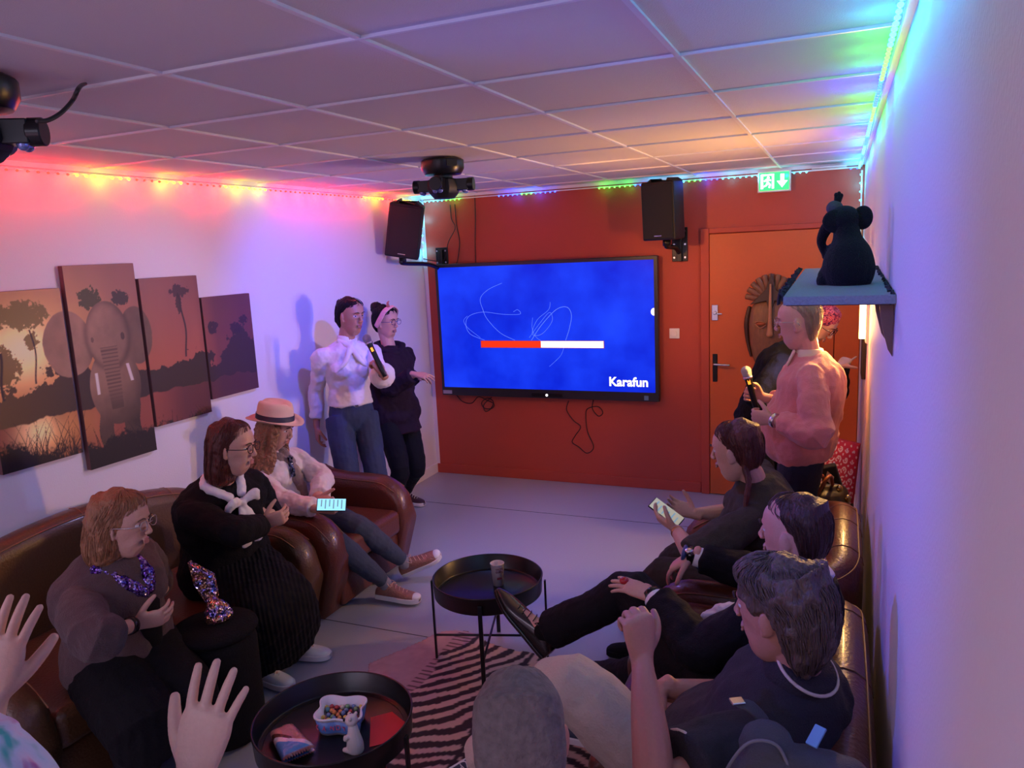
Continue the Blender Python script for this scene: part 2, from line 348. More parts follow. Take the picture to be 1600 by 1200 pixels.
# ------------------------------------------------------------------ loudspeakers
def speaker(label, c, fdir, tilt, cw=.27, ch=.42, cd=.24):
    t = empty('loudspeaker', label, 'speaker', 'loudspeakers flanking the screen', loc=c)
    f = V(fdir).normalized(); r = f.cross(V((0, 0, 1))).normalized(); u = r.cross(f)
    q = Matrix.Rotation(R(tilt), 3, f); r = q @ r; u = q @ u
    m = basis(c, r, -f, u)     # local x right, y backwards, z up
    b = B(); w, h = cw/2, ch/2
    for sgn, (xa, ya) in ((0, (0, 0)),): pass
    pts = [(-w, -cd/2), (w, -cd/2), (w*.96, cd*.12), (w*.66, cd/2), (-w*.66, cd/2), (-w*.96, cd*.12)]
    poly(b, [m @ V((x, y, -h)) for x, y in pts], m.to_3x3() @ V((0, 0, ch)))
    obj('cabinet', b, M['blackm'], t, bevel=.012)
    b = box(B(), (-w+.012, -cd/2-.012, -h+.012), (w-.012, -cd/2+.002, h-.015), m); obj('grille', b, M['grille'], t, bevel=.010)
    b = B(); poly(b, [m @ V(p) for p in ((-w*.8, -cd*.35, h-.002), (-w*.5, -cd*.35, h+.025), (-w*.42, -cd*.35, h+.004), (w*.42, -cd*.35, h+.004), (w*.5, -cd*.35, h+.025), (w*.8, -cd*.35, h-.002))], m.to_3x3() @ V((0, cd*.7, 0)))
    obj('top_handle', b, M['blackm'], t, bevel=.004)
    b = box(B(), (-.03, -cd/2-.0135, -h+.03), (.03, -cd/2-.0125, -h+.036), m); obj('nameplate', b, M['steel'], t)
    return t, m
t1, m1 = speaker('black loudspeaker tilted in the corner left of the screen', (0.215, 5.450, 2.208), (.42, -1, -.16), -11)
t2, m2 = speaker('upright black loudspeaker above the right end of the screen', (2.222, 5.820, 2.243), (-.30, -1, -.06), 0)
def spk_bracket(label, px, pz, to):
    t = empty('speaker_bracket', label, 'bracket', 'speaker wall brackets', loc=(px, D, pz))
    b = B(); box(b, (px-.06, D-.012, pz-.13), (px+.06, D, pz+.13)); obj('wall_plate', b, M['black'], t, bevel=.004)
    b = B(); box(b, (px-.018, D-.045, pz-.13), (px+.018, D-.012, pz+.11)); obj('channel', b, M['black'], t, bevel=.004)
    for dx in (-.042, .042):
        for dz in (-.1, 0, .1): obj('bolt', cyl(B(), (px+dx, D-.016, pz+dz), .008, .01, 'y', 10), M['steel'], t)
    b = B(); tube(b, [(px, D-.04, pz-.06), (px*.6+to[0]*.4, D*.6+to[1]*.4, (pz+to[2])/2-.03), (to[0], to[1], to[2]-.03), to], .018, 10); cyl(b, to, .03, .05); obj('arm', b, M['black'], t, smooth=True)
c1 = V(m1.translation) - V((m1[0][2], m1[1][2], m1[2][2]))*.24
spk_bracket('black bolted bracket holding the corner speaker left of the screen', .19, 1.93, tuple(c1))
c2 = V(m2.translation) - V((m2[0][2], m2[1][2], m2[2][2]))*.235
spk_bracket('black bolted bracket under the speaker nearest the door', 2.275, 1.99, tuple(c2))

# ------------------------------------------------------------------ party lights (moving head, four arms)
def party_light(label, c, yaw, s=1.0):
    t = empty('party_light', label, 'light', 'moving head party lights on the ceiling', loc=c)
    x, y, z = c
    b = lathe(B(), (x, y, z), [(.10*s, 0), (.112*s, -.008), (.112*s, -.05*s), (.095*s, -.078*s), (.05*s, -.082*s), (.05*s, -.098*s)], 20); obj('base', b, M['black'], t, bevel=.003)
    b = B(); a = R(yaw+40); box(b, (-.028*s, -.116*s, -.045*s), (.028*s, -.108*s, -.015*s), Matrix.Translation(V(c)) @ Matrix.Rotation(a, 4, 'Z')); obj('display_panel', b, M['blackm'], t)
    b = lathe(B(), (x, y, z), [(.05*s, -.098*s), (.085*s, -.105*s), (.09*s, -.15*s), (.078*s, -.175*s), (.055*s, -.20*s), (.0, -.202*s)], 8); obj('body', b, M['blackm'], t, bevel=.003)
    for k in range(4):
        a = R(yaw+90*k); mm = Matrix.Translation(V((x, y, z-.13*s))) @ Matrix.Rotation(a, 4, 'Z')
        b = B(); box(b, (.07*s, -.030*s, -.032*s), (.135*s, .030*s, .026*s), mm); 
        cyl2 = mm @ Matrix.Translation((.145*s, 0, -.003)) @ Matrix.Rotation(PI/2, 4, 'Y')
        bmesh.ops.create_cone(b, cap_ends=True, segments=20, radius1=.034*s, radius2=.034*s, depth=.035*s, matrix=cyl2); hd = obj('arm_head', b, M['black'], t, bevel=.004)
        b = B(); 
        for i in (-1, 1): bmesh.ops.create_uvsphere(b, u_segments=12, v_segments=8, radius=.015*s, matrix=mm @ Matrix.Translation((.115*s, i*.013*s, -.033*s)))
        obj('lens', b, M['glassy'], hd, smooth=True)
    return t
party_light('black four headed party light on the ceiling in front of the screen', (1.472, 3.747, 2.497), 12, 1.02)
party_light('black party light on the ceiling cut by the left picture edge', (1.407, 1.334, 2.497), 32, 1.05)

cable('black cable curving from the left party light up to the ceiling', [(2.136, 0.970, 2.264), (2.135, 0.993, 2.269), (2.137, 1.019, 2.285), (2.137, 1.046, 2.311), (2.129, 1.070, 2.338), (1.553, 1.563, 2.498)], .004)

# ------------------------------------------------------------------ coloured LED strips
LC = {'r': (1, .012, .008), 'y': (.80, .78, .02), 'g': (.06, 1, .04), 'b': (.02, .06, 1), 'c': (.04, .62, .95), 'o': (1, .25, .02)}
LM = {k: mat('diode_'+k, c, .4, emit=c, estr=7) for k, c in LC.items()}
DIO = {}
for k in LM:
    b = ell(B(), (0, 0, 0), (.007, .007, .006), seg=8); me = bpy.data.meshes.new('diode'); b.to_mesh(me); b.free(); me.materials.append(LM[k]); DIO[k] = me
def strip(label, p0, p1, codes, nd, pw, off, scale=1.0):
    """codes: list of (fraction end, colour); nd diodes; point lights along it give the glow on the wall"""
    p0, p1 = V(p0), V(p1); t = empty('light_strip', label, 'light strip', loc=tuple(p0))
    b = B(); d = (p1-p0).normalized(); loft(b, [p0, p1], [(.005, .0015)]*2, side=(0, 0, 1) if abs(d.z) < .5 else (1, 0, 0), n=4, sub=1, cap=0); obj('tape', b, M['white'], t)
    def code(f):
        for e, c in codes:
            if f <= e: return c
        return codes[-1][1]
    for i in range(nd):
        f = (i+.5)/nd; c = code(f)
        if c == ' ': continue
        o = bpy.data.objects.new('diode', DIO[c]); COL.objects.link(o); o.parent = t; o.location = p0.lerp(p1, f)+V(off)*.35-p0
    L = (p1-p0).length; n = max(2, int(L/.19*scale))
    for i in range(n):
        f = (i+.5)/n; c = code(f)
        if c == ' ': continue
        k = {'r': 2.1, 'y': .30, 'g': .7, 'b': 2.2, 'c': .8, 'o': 1}[c]
        point('strip_glow', tuple(p0.lerp(p1, f)+V(off)), pw*k, LC[c], .012)
strip('red and yellow light strip along the top of the left wall', (.022, 1.2, 2.468), (.022, D-.04, 2.468),
      [(.306, 'r'), (.378, 'y'), (.418, 'r'), (.446, 'y'), (.509, 'r'), (.587, 'y'), (.82, 'r'), (.88, 'y'), (.92, 'r'), (.975, 'y'), (1, 'c')], 98, .34, (.032, 0, -.026))
strip('green and blue light strip along the top of the red wall', (.05, D-.022, 2.466), (W-.03, D-.022, 2.466),
      [(.055, 'c'), (.108, 'g'), (.208, ' '), (.258, 'b'), (.299, 'g'), (.355, 'b'), (.448, ' '), (.53, 'g'), (.566, 'b'), (.658, 'c'), (.685, 'g'), (.732, 'b'), (.91, 'c'), (.975, ' '), (1, 'b')], 84, .14, (0, -.035, -.022))
strip('cyan and blue light strip along the top of the right wall', (W-.022, 1.0, 2.468), (W-.022, D-.03, 2.468),
      [(.17, 'c'), (.24, 'c'), (.335, 'g'), (.44, 'b'), (.52, 'g'), (.62, 'c'), (.70, 'b'), (.8, 'c'), (.88, 'b'), (1, 'c')], 98, .30, (-.045, 0, -.03))
strip('cyan light strip hanging down the far right corner', (W-.02, D-.05, 2.44), (W-.02, D-.05, 1.86), [(1, 'c')], 10, .35, (-.02, -.02, 0))
strip('cyan light strip down the corner behind the tilted speaker', (.02, D-.04, 2.44), (.02, D-.04, 1.9), [(1, 'c')], 9, .35, (.03, -.02, 0))
# warm vertical tube in the right corner, below the shelf
wt = empty('wall_light', 'glowing warm yellow vertical tube light beyond the shelf on the right wall', 'lamp', loc=(W-.02, 4.35, 1.55))
tu = obj('glowing_tube', cyl(B(), (W-.028, 4.35, 1.62), .016, .30, n=16), mat('warm_tube', (1, .8, .3), .4, emit=(1, .68, .16), estr=9), wt, smooth=False)
obj('back_plate', box(B(), (W-.014, 4.31, 1.45), (W, 4.39, 1.79)), M['white'], wt, bevel=.003)
area('warm_tube_light', (W-.06, 4.35, 1.62), (2.6, 4.0, 1.5), .05, 22, (1, .50, .12), sy=.3)
h_ = obj('wall_panel', box(B(), (W-.022, 4.55, 1.22), (W, 4.75, 1.46)), M['blackm'], bevel=.004); tag(h_, 'narrow black panel fixed to the right wall under the tube light', 'panel')

# ------------------------------------------------------------------ canvas prints (one savanna picture over four panels)
def art(y, z):
    """colours of the printed sunset picture at wall position y, z (numpy)"""
    n = vnoise(y+9, z+3, 14, 1, 4); n2 = vnoise(y+2, z+7, 45, 2, 3); n3 = vnoise(y*1+5, z*.25+1, 6, 3, 3); n4 = vnoise(y+4, z+4, 110, 9, 2)
    t = np.clip((z-1.45)/.55, 0, 1)[..., None]; u = np.clip((y-2.1)/1.6, 0, 1)[..., None]
    sky = (np.array([.62, .20, .06])*(1-t)+np.array([.42, .20, .12])*t)*(1-u)+(np.array([.34, .075, .06])*(1-t)+np.array([.18, .06, .075])*t)*u
    sky = sky*(.85+.3*n3[..., None])
    def glow(cy, cz, r, k): return (k*np.exp(-(((y-cy)/r)**2+((z-cz)/(r*.8))**2)))[..., None]
    sky = sky+glow(2.30, 1.66, .17, 1.2)*np.array([.95, .80, .35])+glow(2.40, 1.72, .35, .35)*np.array([.8, .6, .1])
    c = sky
    def put(mask, col, k=1):
        m_ = np.clip(mask, 0, 1)[..., None]*k; return c*(1-m_)+np.array(col)*m_
    def soft(v, w=.006): return np.clip(v/w+.5, 0, 1)
    # tree line
    tl = 1.50+.07*np.sin(y*5+1)+.10*(n-.5)*2+.03*(n4-.5)+.04*(n2-.5)+.08*np.exp(-((y-3.28)/.11)**2)+.05*np.exp(-((y-3.62)/.08)**2)
    tree = soft(tl-z)
    c = put(tree, (.035, .018, .012)); c = c + (tree*np.clip((2.62-y)/.5, 0, 1))[..., None]*np.array([.10, .055, .008])
    # trees against the sky
    def blob(cy, cz, ry, rz, k=.55): return soft(1-((y-cy)/ry)**2-((z-cz)/rz)**2-(n2-.5)*k*3-(n4-.5)*k*2.2, .2)
    for cy, cz, ry, rz, col in ((2.68, 1.87, .06, .05, (.05, .055, .012)), (2.86, 1.86, .055, .035, (.03, .025, .015)), (3.25, 1.87, .062, .035, (.05, .022, .03)), (3.235, 1.80, .02, .05, (.04, .02, .02)),
                                (3.47, 1.64, .045, .035, (.02, .01, .02)), (3.72, 1.66, .04, .03, (.02, .008, .025)), (3.66, 1.62, .05, .03, (.02, .008, .025)), (2.33, 1.82, .12, .06, (.22, .16, .035)), (2.2, 1.60, .09, .09, (.16, .10, .02)), (2.36, 1.70, .03, .04, (.20, .13, .03))):
        c = put(blob(cy, cz, ry, rz), col, .93)
    for cy, z0, z1, w_ in ((3.255, 1.5, 1.84, .006), (2.36, 1.5, 1.75, .004), (2.20, 1.45, 1.66, .006), (3.71, 1.5, 1.66, .004)):
        c = put(soft(w_-np.abs(y-cy-.01*np.sin(z*20)), .004)*((z > z0) & (z < z1)), (.04, .02, .02))
    # water
    wt_ = soft(1.335+.012*(n-.5)*4-z); c = put(wt_, (.30, .075, .045)); c = c+(wt_)[..., None]*(glow(2.33, 1.28, .10, 1)*np.array([.9, .75, .35])+glow(2.45, 1.27, .18, .6)*np.array([.8, .42, .05]))
    c = put(wt_*np.clip((y-3.0)/.2, 0, 1), (.10, .028, .035), .85); c = put(wt_*np.clip((n3-.4)*3, 0, 1), (.09, .02, .02), .5)
    # elephant, facing us
    hide = np.array([.34, .19, .11])*(.75+.6*n[..., None])
    hide = hide*(1-np.clip((y-2.74)/.3, 0, .55)[..., None])
    def e2(cy, cz, ry, rz): return ((y-cy)/ry)**2+((z-cz)/rz)**2
    body = np.minimum.reduce([e2(2.76, 1.68, .125, .17), e2(2.77, 1.42, .15, .20), e2(2.54, 1.66, .13, .16)+.15*(n-.5), e2(2.93, 1.66, .10, .15)+.15*(n-.5)])
    hide = hide*(1-.45*np.exp(-((e2(2.76, 1.68, .125, .17)-1)/.25)**2)[..., None])*(1-.75*np.clip((1.50-z)/.28, 0, 1)[..., None])
    legs = ((np.abs(y-2.69-.01*np.sin(z*25)) < .042) | (np.abs(y-2.845-.008*np.sin(z*30)) < .048)) & (z < 1.42) & (z > 1.08)
    m_ = np.maximum(soft(1-body, .04), legs*1.0)
    c = c*(1-m_[..., None])+hide*m_[..., None]
    tz = np.clip((1.62-z)/.36, 0, 1); tw = .050-.016*tz
    trunk = soft(tw-np.abs(y-2.755-.01*tz), .006)*((z < 1.62) & (z > 1.30)); rings = .5+.5*np.sin(z*330)
    c = put(trunk, (.25, .14, .08), .95); c = put(trunk*(rings > .55)*np.clip((z-1.33)/.1, 0, 1), (.09, .045, .03), .7); c = put(trunk*np.clip((1.42-z)/.1, 0, 1), (.05, .03, .02), .8)
    c = put(soft(.008-np.abs(y-2.665), .005)*((z < 1.50) & (z > 1.39)), (.75, .68, .6)); c = put(soft(.009-np.abs(y-2.86+(z-1.48)*.2), .005)*((z < 1.52) & (z > 1.43)), (.7, .6, .55))
    c = put(blob(2.845, 1.665, .012, .020, 0), (.03, .015, .01), .8); c = put(blob(2.668, 1.665, .008, .014, 0), (.05, .025, .015), .6)
    # dark bank and reeds
    bank = soft(1.145+.06*(n-.5)*2+.06*(n4-.5)+.04*np.exp(-((y-2.2)/.1)**2)+.05*np.clip((2.55-y)/.2, 0, 1)-z, .03); c = put(bank, (.010, .006, .006))
    rd = np.zeros_like(y); rg = np.random.default_rng(5)
    for k in range(110):
        y0 = rg.uniform(2.13, 3.4) if k > 60 else rg.uniform(2.14, 2.55); hh = rg.uniform(.10, .25) if k <= 60 else rg.uniform(.06, .14); ln = rg.uniform(-.10, .12); tt = (z-1.10)/hh
        rd = np.maximum(rd, soft(.0028*(1.2-tt)-np.abs(y-y0-ln*tt*tt), .002)*((tt > 0) & (tt < 1)))
    c = put(rd, (.015, .008, .006), .95)
    c = put(soft(z-.0, .3)*np.clip((y-3.35)/.15, 0, 1), (.035, .012, .06), .55)
    return np.clip(c, 0, 1)
ART = attr_mat('canvas_print', rough=.55, bump=.1, scale=500); EDGE = mat('canvas_edge', (.14, .06, .06), .6)
def canvas(y0, y1, z0, z1, label):
    t = empty('canvas_print', label, 'picture', 'panels of one savanna sunset picture', loc=(0, (y0+y1)/2, z0))
    obj('stretched_frame', box(B(), (.001, y0, z0), (.030, y1, z1)), EDGE, t, bevel=.003)
    st = .0032; nu, nv = int((y1-y0)/st)+1, int((z1-z0)/st)+1
    Y, Z = np.meshgrid(np.linspace(y0+.001, y1-.001, nu), np.linspace(z0+.001, z1-.001, nv), indexing='ij')
    c = art(Y, Z); vs = np.stack([np.full(nu*nv, .0312), Y.ravel(), Z.ravel()], 1)
    mesh_np('printed_front', vs, grid_faces(nu, nv), c.reshape(-1, 3), ART, t)
canvas(2.135, 2.535, 1.127, 1.93, 'canvas panel with the low sun and water, at the left picture edge')
canvas(2.562, 2.968, 1.027, 2.032, 'tallest canvas panel, with the elephant facing forward')
canvas(2.987, 3.389, 1.149, 1.949, 'canvas panel with one tall thin tree, right of the elephant panel')
canvas(3.405, 3.803, 1.219, 1.819, 'smallest and darkest canvas panel, nearest the standing women')

# ------------------------------------------------------------------ floor: zebra hide
def zebra():
    out = [(1.30, 2.95), (1.42, 3.18), (1.50, 3.36), (1.66, 3.40), (1.80, 3.33), (1.95, 3.30), (2.06, 3.30), (2.20, 3.19), (2.42, 3.08), (2.55, 2.90), (2.60, 2.55), (2.60, 2.1), (2.72, 1.7), (2.5, 1.45), (2.2, 1.35), (1.9, 1.30), (1.65, 1.5), (1.45, 1.62), (1.30, 1.55), (1.28, 1.75), (1.42, 1.95), (1.48, 2.25), (1.50, 2.55), (1.42, 2.75)]
    P = np.array([p for p in crom(out+[out[0]], 8)])
    st = .010; xs = np.arange(1.2, 2.8, st); ys = np.arange(1.25, 3.46, st); X, Y = np.meshgrid(xs, ys, indexing='ij')
    Xj = X+.006*(vnoise(X, Y, 60, 3)-.5); Yj = Y+.006*(vnoise(X, Y, 60, 4)-.5)
    ins = np.zeros(X.shape, bool); x0, y0 = P[-1]
    for x1, y1 in P:
        c = ((y0 > Yj) != (y1 > Yj)) & (Xj < (x1-x0)*(Yj-y0)/(y1-y0+1e-12)+x0); ins ^= c; x0, y0 = x1, y1
    # stripes sweep across the hide and fold into a V along the spine
    w = 1.8*(vnoise(X, Y, 4, 11, 3)-.5); XX = 2.04-np.abs(X-2.04-.02*np.sin(Y*6)); v = np.hypot(XX-1.32, Y-3.42)+.05*w
    s = np.sin(v*2*PI/.072+1.6*(vnoise(X, Y, 7, 21, 2)-.5)); spine = np.abs(X-2.04-.02*np.sin(Y*6)) < .012; col = np.where(((s > .0-.25*np.clip((3.0-Y)/1.0, 0, 1)) | spine)[..., None], np.array([.030, .018, .022]), np.array([.62, .46, .40]))
    plain = (v < .36) | (X < 1.60+.06*np.sin(Y*7)) & (Y > 2.75); col = np.where(plain[..., None], np.array([.50, .32, .34])*(.85+.3*vnoise(X, Y, 30, 5)[..., None]), col)
    thin = np.sin(Y*2*PI/.035) > .75; col = np.where((thin & plain & (X > 1.6) & (X < 1.72))[..., None], np.array([.06, .03, .03]), col)
    F = grid_faces(*X.shape); keep = ins.ravel()[F].all(1); F = F[keep]; used = np.unique(F); re = np.full(X.size, -1); re[used] = np.arange(len(used))
    Zt = .006+.002*vnoise(X, Y, 12, 8); vs = np.stack([Xj.ravel(), Yj.ravel(), Zt.ravel()], 1)[used]
    o = mesh_np('zebra_rug', vs, re[F], col.reshape(-1, 3)[used], attr_mat('zebra_hide', rough=.8, bump=.3, scale=400))
    so = o.modifiers.new('s', 'SOLIDIFY'); so.thickness = .005; so.offset = -1
    # cowlicks: short dark hair stripes near the tip
    return tag(o, 'zebra hide rug with brown and cream stripes lying under the round tables', 'rug')
zebra()

# ------------------------------------------------------------------ round tray tables
def tray_table(label, c, r, zr, a0):
    x, y = c; t = empty('tray_table', label, 'table', 'round black tray tables', loc=(x, y, 0))
    zb = zr-.085
    b = lathe(B(), (x, y, 0), [(.0, zb), (r-.012, zb), (r-.004, zb+.006), (r, zr-.004), (r+.003, zr), (r-.001, zr+.003), (r-.006, zr), (r-.010, zb+.012), (r-.016, zb+.007), (.0, zb+.006)], 72); obj('tray', b, M['black'], t, smooth=True)
    b = B(); tube(b, [(x+(r-.03)*math.cos(a), y+(r-.03)*math.sin(a), zb+.004) for a in np.linspace(0, 2*PI, 48)], .0035, 6, 1); obj('tray_groove', b, M['steel'] if 0 else M['black'], t, smooth=True)
    for k in range(4):
        a = a0+k*PI/2; lx, ly = x+(r+.012)*math.cos(a), y+(r+.012)*math.sin(a)
        m_ = Matrix.Translation((lx, ly, 0)) @ Matrix.Rotation(a, 4, 'Z'); lg = obj('leg', box(B(), (-.005, -.010, 0), (.005, .010, zr-.025), m_), M['black'], t, bevel=.002)
    for k in range(2):
        a = a0+k*PI/2; p = V((math.cos(a), math.sin(a), 0))*(r+.008); q = V((x, y, .13+.008*k)); b = B(); tube(b, [q-p, q+p], .006, 8, 1); obj('cross_bar', b, M['black'], t, smooth=True)
    return zb+.007
TC1, TC2 = (1.875, 3.19), (1.850, 1.965)
zt1 = tray_table('round black tray table with a single cup, between the two rows of seats', TC1, .268, .445, R(197))
zt2 = tray_table('nearer round black tray table holding a candy bowl', TC2, .272, .452, R(2))
# paper cup
cp = empty('plastic_cup', 'white printed cup standing in the farther tray table', 'cup', loc=(1.895, 3.265, zt1))
CUPM = mat('frosted_cup', (.72, .68, .74), .35, trans=.25)
obj('cup_body', lathe(B(), (1.895, 3.265, zt1), [(0, .002), (.025, 0), (.034, .112), (.036, .114), (.034, .116), (.0325, .112), (.0245, .006), (0, .006)], 32), CUPM, cp, smooth=True)
# little print on the cup
cd_ = (V((3.433, 0, 0))-V((1.895, 3.265, 0))).normalized(); cs_ = cd_.cross(V((0, 0, -1)))
def cupm(dx, dz, k=.036): 
    a = dx; d2 = Matrix.Rotation(a, 3, 'Z') @ cd_; xx = V((0, 0, 1)).cross(d2); return basis(V((1.895, 3.265, zt1+dz))+d2*k, xx, V((0, 0, 1)), d2)
PR_ = mat('dark_red_print', (.16, .02, .04), .5)
text('cup_print', 'TASTE', .014, cupm(.25, .092, .0345), PR_, cp, .0004)(); text('cup_print', 'BURN', .014, cupm(.25, .078, .0335), PR_, cp, .0004)()
b = box(B(), (-.012, -.006, 0), (.012, .004, .0008), cupm(.25, .045, .031)); obj('cup_mark', b, PR_, cp)

# red paper flat on the near tray
b = B(); poly(b, [(2.005, 1.945, zt2+.001), (2.105, 2.035, zt2+.001), (2.06, 2.10, zt2+.001), (1.97, 2.145, zt2+.001), (1.915, 2.09, zt2+.001)], (0, 0, .001))
tag(obj('red_card', b, mat('red_card', (.62, .02, .02), .5)), 'bright red card lying flat in the near tray table', 'card')
# wavy candy bowl
BC = V((1.842, 2.02, zt2+.001)); WH = mat('bowl_plastic', (.74, .74, .80), .35); BL = mat('bowl_blue', (.10, .22, .55), .35)
def wavy(th, s): 
    r = 1+.17*math.cos(4*th+.4); return V((.092*s*r*math.cos(th-.35), .078*s*r*math.sin(th-.35), 0))
def ringpts(z, s): return [BC+wavy(2*PI*k/64, s)+V((0, 0, z)) for k in range(64)]
def shellmesh(rs, closebot=True):
    b = B(); rv = [[b.verts.new(p) for p in r] for r in rs]
    for a, c in zip(rv, rv[1:]):
        for k in range(64): b.faces.new((a[k], a[(k+1) % 64], c[(k+1) % 64], c[k]))
    if closebot: b.faces.new(rv[0][::-1]); b.faces.new(rv[-1])
    return b
bw = empty('candy_bowl', 'wavy edged white and blue tub full of candies in the near tray', 'bowl', loc=tuple(BC))
obj('tub', shellmesh([ringpts(0, .84), ringpts(.060, .98), ringpts(.062, 1.03), ringpts(.068, 1.03), ringpts(.068, .96), ringpts(.008, .80)]), WH, bw, smooth=True)
obj('printed_band', shellmesh([ringpts(.008, .87), ringpts(.054, .985), ringpts(.054, .97), ringpts(.008, .85)], False), BL, bw, smooth=True)
for k in range(5):
    a = -2.0+k*.27; p = BC+wavy(a+.35, .955)+V((0, 0, .032)); d2 = V((math.cos(a), math.sin(a), .1)).normalized(); xx = V((0, 0, 1)).cross(d2).normalized()
    text('band_letter', 'CANDY'[k], .024, basis(p+d2*.002, xx, d2.cross(xx), d2), M['stitch'] if 0 else mat('letter_red', (.7, .1, .2), .5), bw, .0008)()
CCs = [mat('candy_%s' % n_, c, .3, coat=.3) for n_, c in (('yellow', (.7, .55, .12)), ('orange', (.65, .22, .06)), ('teal', (.12, .35, .36)), ('blue', (.14, .22, .42)), ('dark', (.05, .03, .06)), ('cream', (.65, .58, .45)), ('green', (.18, .34, .16)), ('red', (.5, .05, .06)))]
CND = []
for m_ in CCs:
    b = ell(B(), (0, 0, 0), (.0095, .0085, .007), seg=10); me = bpy.data.meshes.new('candy'); b.to_mesh(me); b.free(); me.materials.append(m_); me.polygons.foreach_set('use_smooth', [True]*len(me.polygons)); CND.append((me, m_.name.split('_')[1]))
random.seed(3); spots = []
for k in range(900):
    th = random.uniform(0, 2*PI); s = math.sqrt(random.random())*.80; p = BC+wavy(th, s)
    lev = .038 if len(spots) < 42 else .050
    if all((V(q)-V((p.x, p.y, BC.z+lev))).length > .0165 for q in spots): spots.append((p.x, p.y, BC.z+lev+random.uniform(-.002, .002)))
    if len(spots) >= 64: break
obj('candy_bed', shellmesh([ringpts(.010, .79), ringpts(.031, .885)]), CCs[4], bw)
for i, p in enumerate(spots):
    me, cn = CND[random.randrange(len(CND))]
    o = bpy.data.objects.new('candy', me); COL.objects.link(o); o.location = p; o.rotation_euler = (random.random()*2, random.random()*2, random.random()*3)
    tag(o, '%s candy among the sweets piled in the wavy edged tub' % cn, 'candy', '%s candies in the tub' % cn)
# small white dog-like figurine
FG = V((1.970, 1.915, zt2)); FM = mat('figurine_white', (.66, .62, .60), .5, bump=.1, scale=200)
fg = empty('animal_figurine', 'small white animal figurine with black eyes standing by the candy tub', 'figurine', loc=tuple(FG))
b = B(); loft(b, [FG+V(p) for p in ((0, 0, .006), (0, 0, .03), (-.002, 0, .065), (-.005, .002, .088))], [(.030, .026), (.029, .026), (.021, .019), (.016, .016)], n=16)
ell(b, FG+V((-.010, .004, .108)), (.023, .021, .021)); fd = V((-.62, .25, -.25)).normalized(); loft(b, [FG+V((-.014, .005, .106)), FG+V((-.014, .005, .106))+fd*.036], [.014, .008], n=12)
for sx_ in (-1, 1):
    ell(b, FG+V((-.002, .004+sx_*.018, .124)), (.006, .005, .007)); loft(b, [FG+V((-.012, sx_*.018, .06)), FG+V((-.026, sx_*.016, .045)), FG+V((-.030, sx_*.010, .052))], [.009, .007, .006], n=10)
    loft(b, [FG+V((-.008, sx_*.016, .008)), FG+V((-.034, sx_*.016, .006))], [.011, .008], n=10)
link('body', remesh(b, .0022, 2), FM, fg)
BK = mat('glossy_black', (.005, .005, .006), .15)
for p in ((-.028, -.010, .114), (-.024, .020, .115)): obj('eye', ell(B(), FG+V(p), (.0045, .0045, .0065)), BK, fg, smooth=True)
obj('nose', ell(B(), FG+V((-.014, .005, .106))+fd*.042, (.004,)*3), BK, fg, smooth=True)
# crumpled snack packet: pillow bag with crimped ends
def packet():
    t = empty('snack_packet', 'crumpled pink and blue snack packet lying in the near tray', 'packet', loc=(1.74, 1.86, zt2)); nu, nv = 40, 26
    U, Vv = np.meshgrid(np.linspace(-1, 1, nu), np.linspace(-1, 1, nv), indexing='ij'); out = []
    c_, s_ = math.cos(-.55), math.sin(-.55)
    for sg, nm in ((1, 'top'), (-1, 'bottom')):
        th = np.clip((1-U**4)*(1-Vv**4), 0, 1)**.5*.022*(1 if sg > 0 else .3)+.006*(vnoise(U+3, Vv+3, 2.4, 6)-.5)*(1-U**6)
        X = U*.088+.006*np.sign(U)*(np.abs(U) > .96)*(np.sin(Vv*40)); Y = Vv*.048*(1+.15*U); Z = np.where(sg > 0, .012+np.abs(th)+.008*np.clip(U+.2, 0, 1), .006-.3*np.abs(th))+.010*np.clip(-U, 0, 1)
        vs = np.stack([(1.742+c_*X-s_*Y).ravel(), (1.862+s_*X+c_*Y).ravel(), (zt2+Z).ravel()], 1)
        k = (U-.6*Vv)[..., None]; blue = np.array([.10, .28, .62]); pink = np.array([.42, .20, .18]); wh = np.array([.62, .60, .68]); br = np.array([.10, .03, .02])
        col = np.where(k > .45, blue, np.where(k > .15, wh, pink)); col = np.where(((k > -.1) & (k < .15) & (Vv[..., None] < .1)), br, col); col = np.where((np.abs(U[..., None]) > .93), np.array([.35, .12, .10]), col)
        mesh_np('wrapper' if sg > 0 else 'wrapper_back', vs, grid_faces(nu, nv), col.reshape(-1, 3), PKM, t)
PKM = attr_mat('wrapper_foil', rough=.25, bump=.4, scale=60); PKM.node_tree.nodes['Principled BSDF'].inputs['Metallic'].default_value = .35
packet()

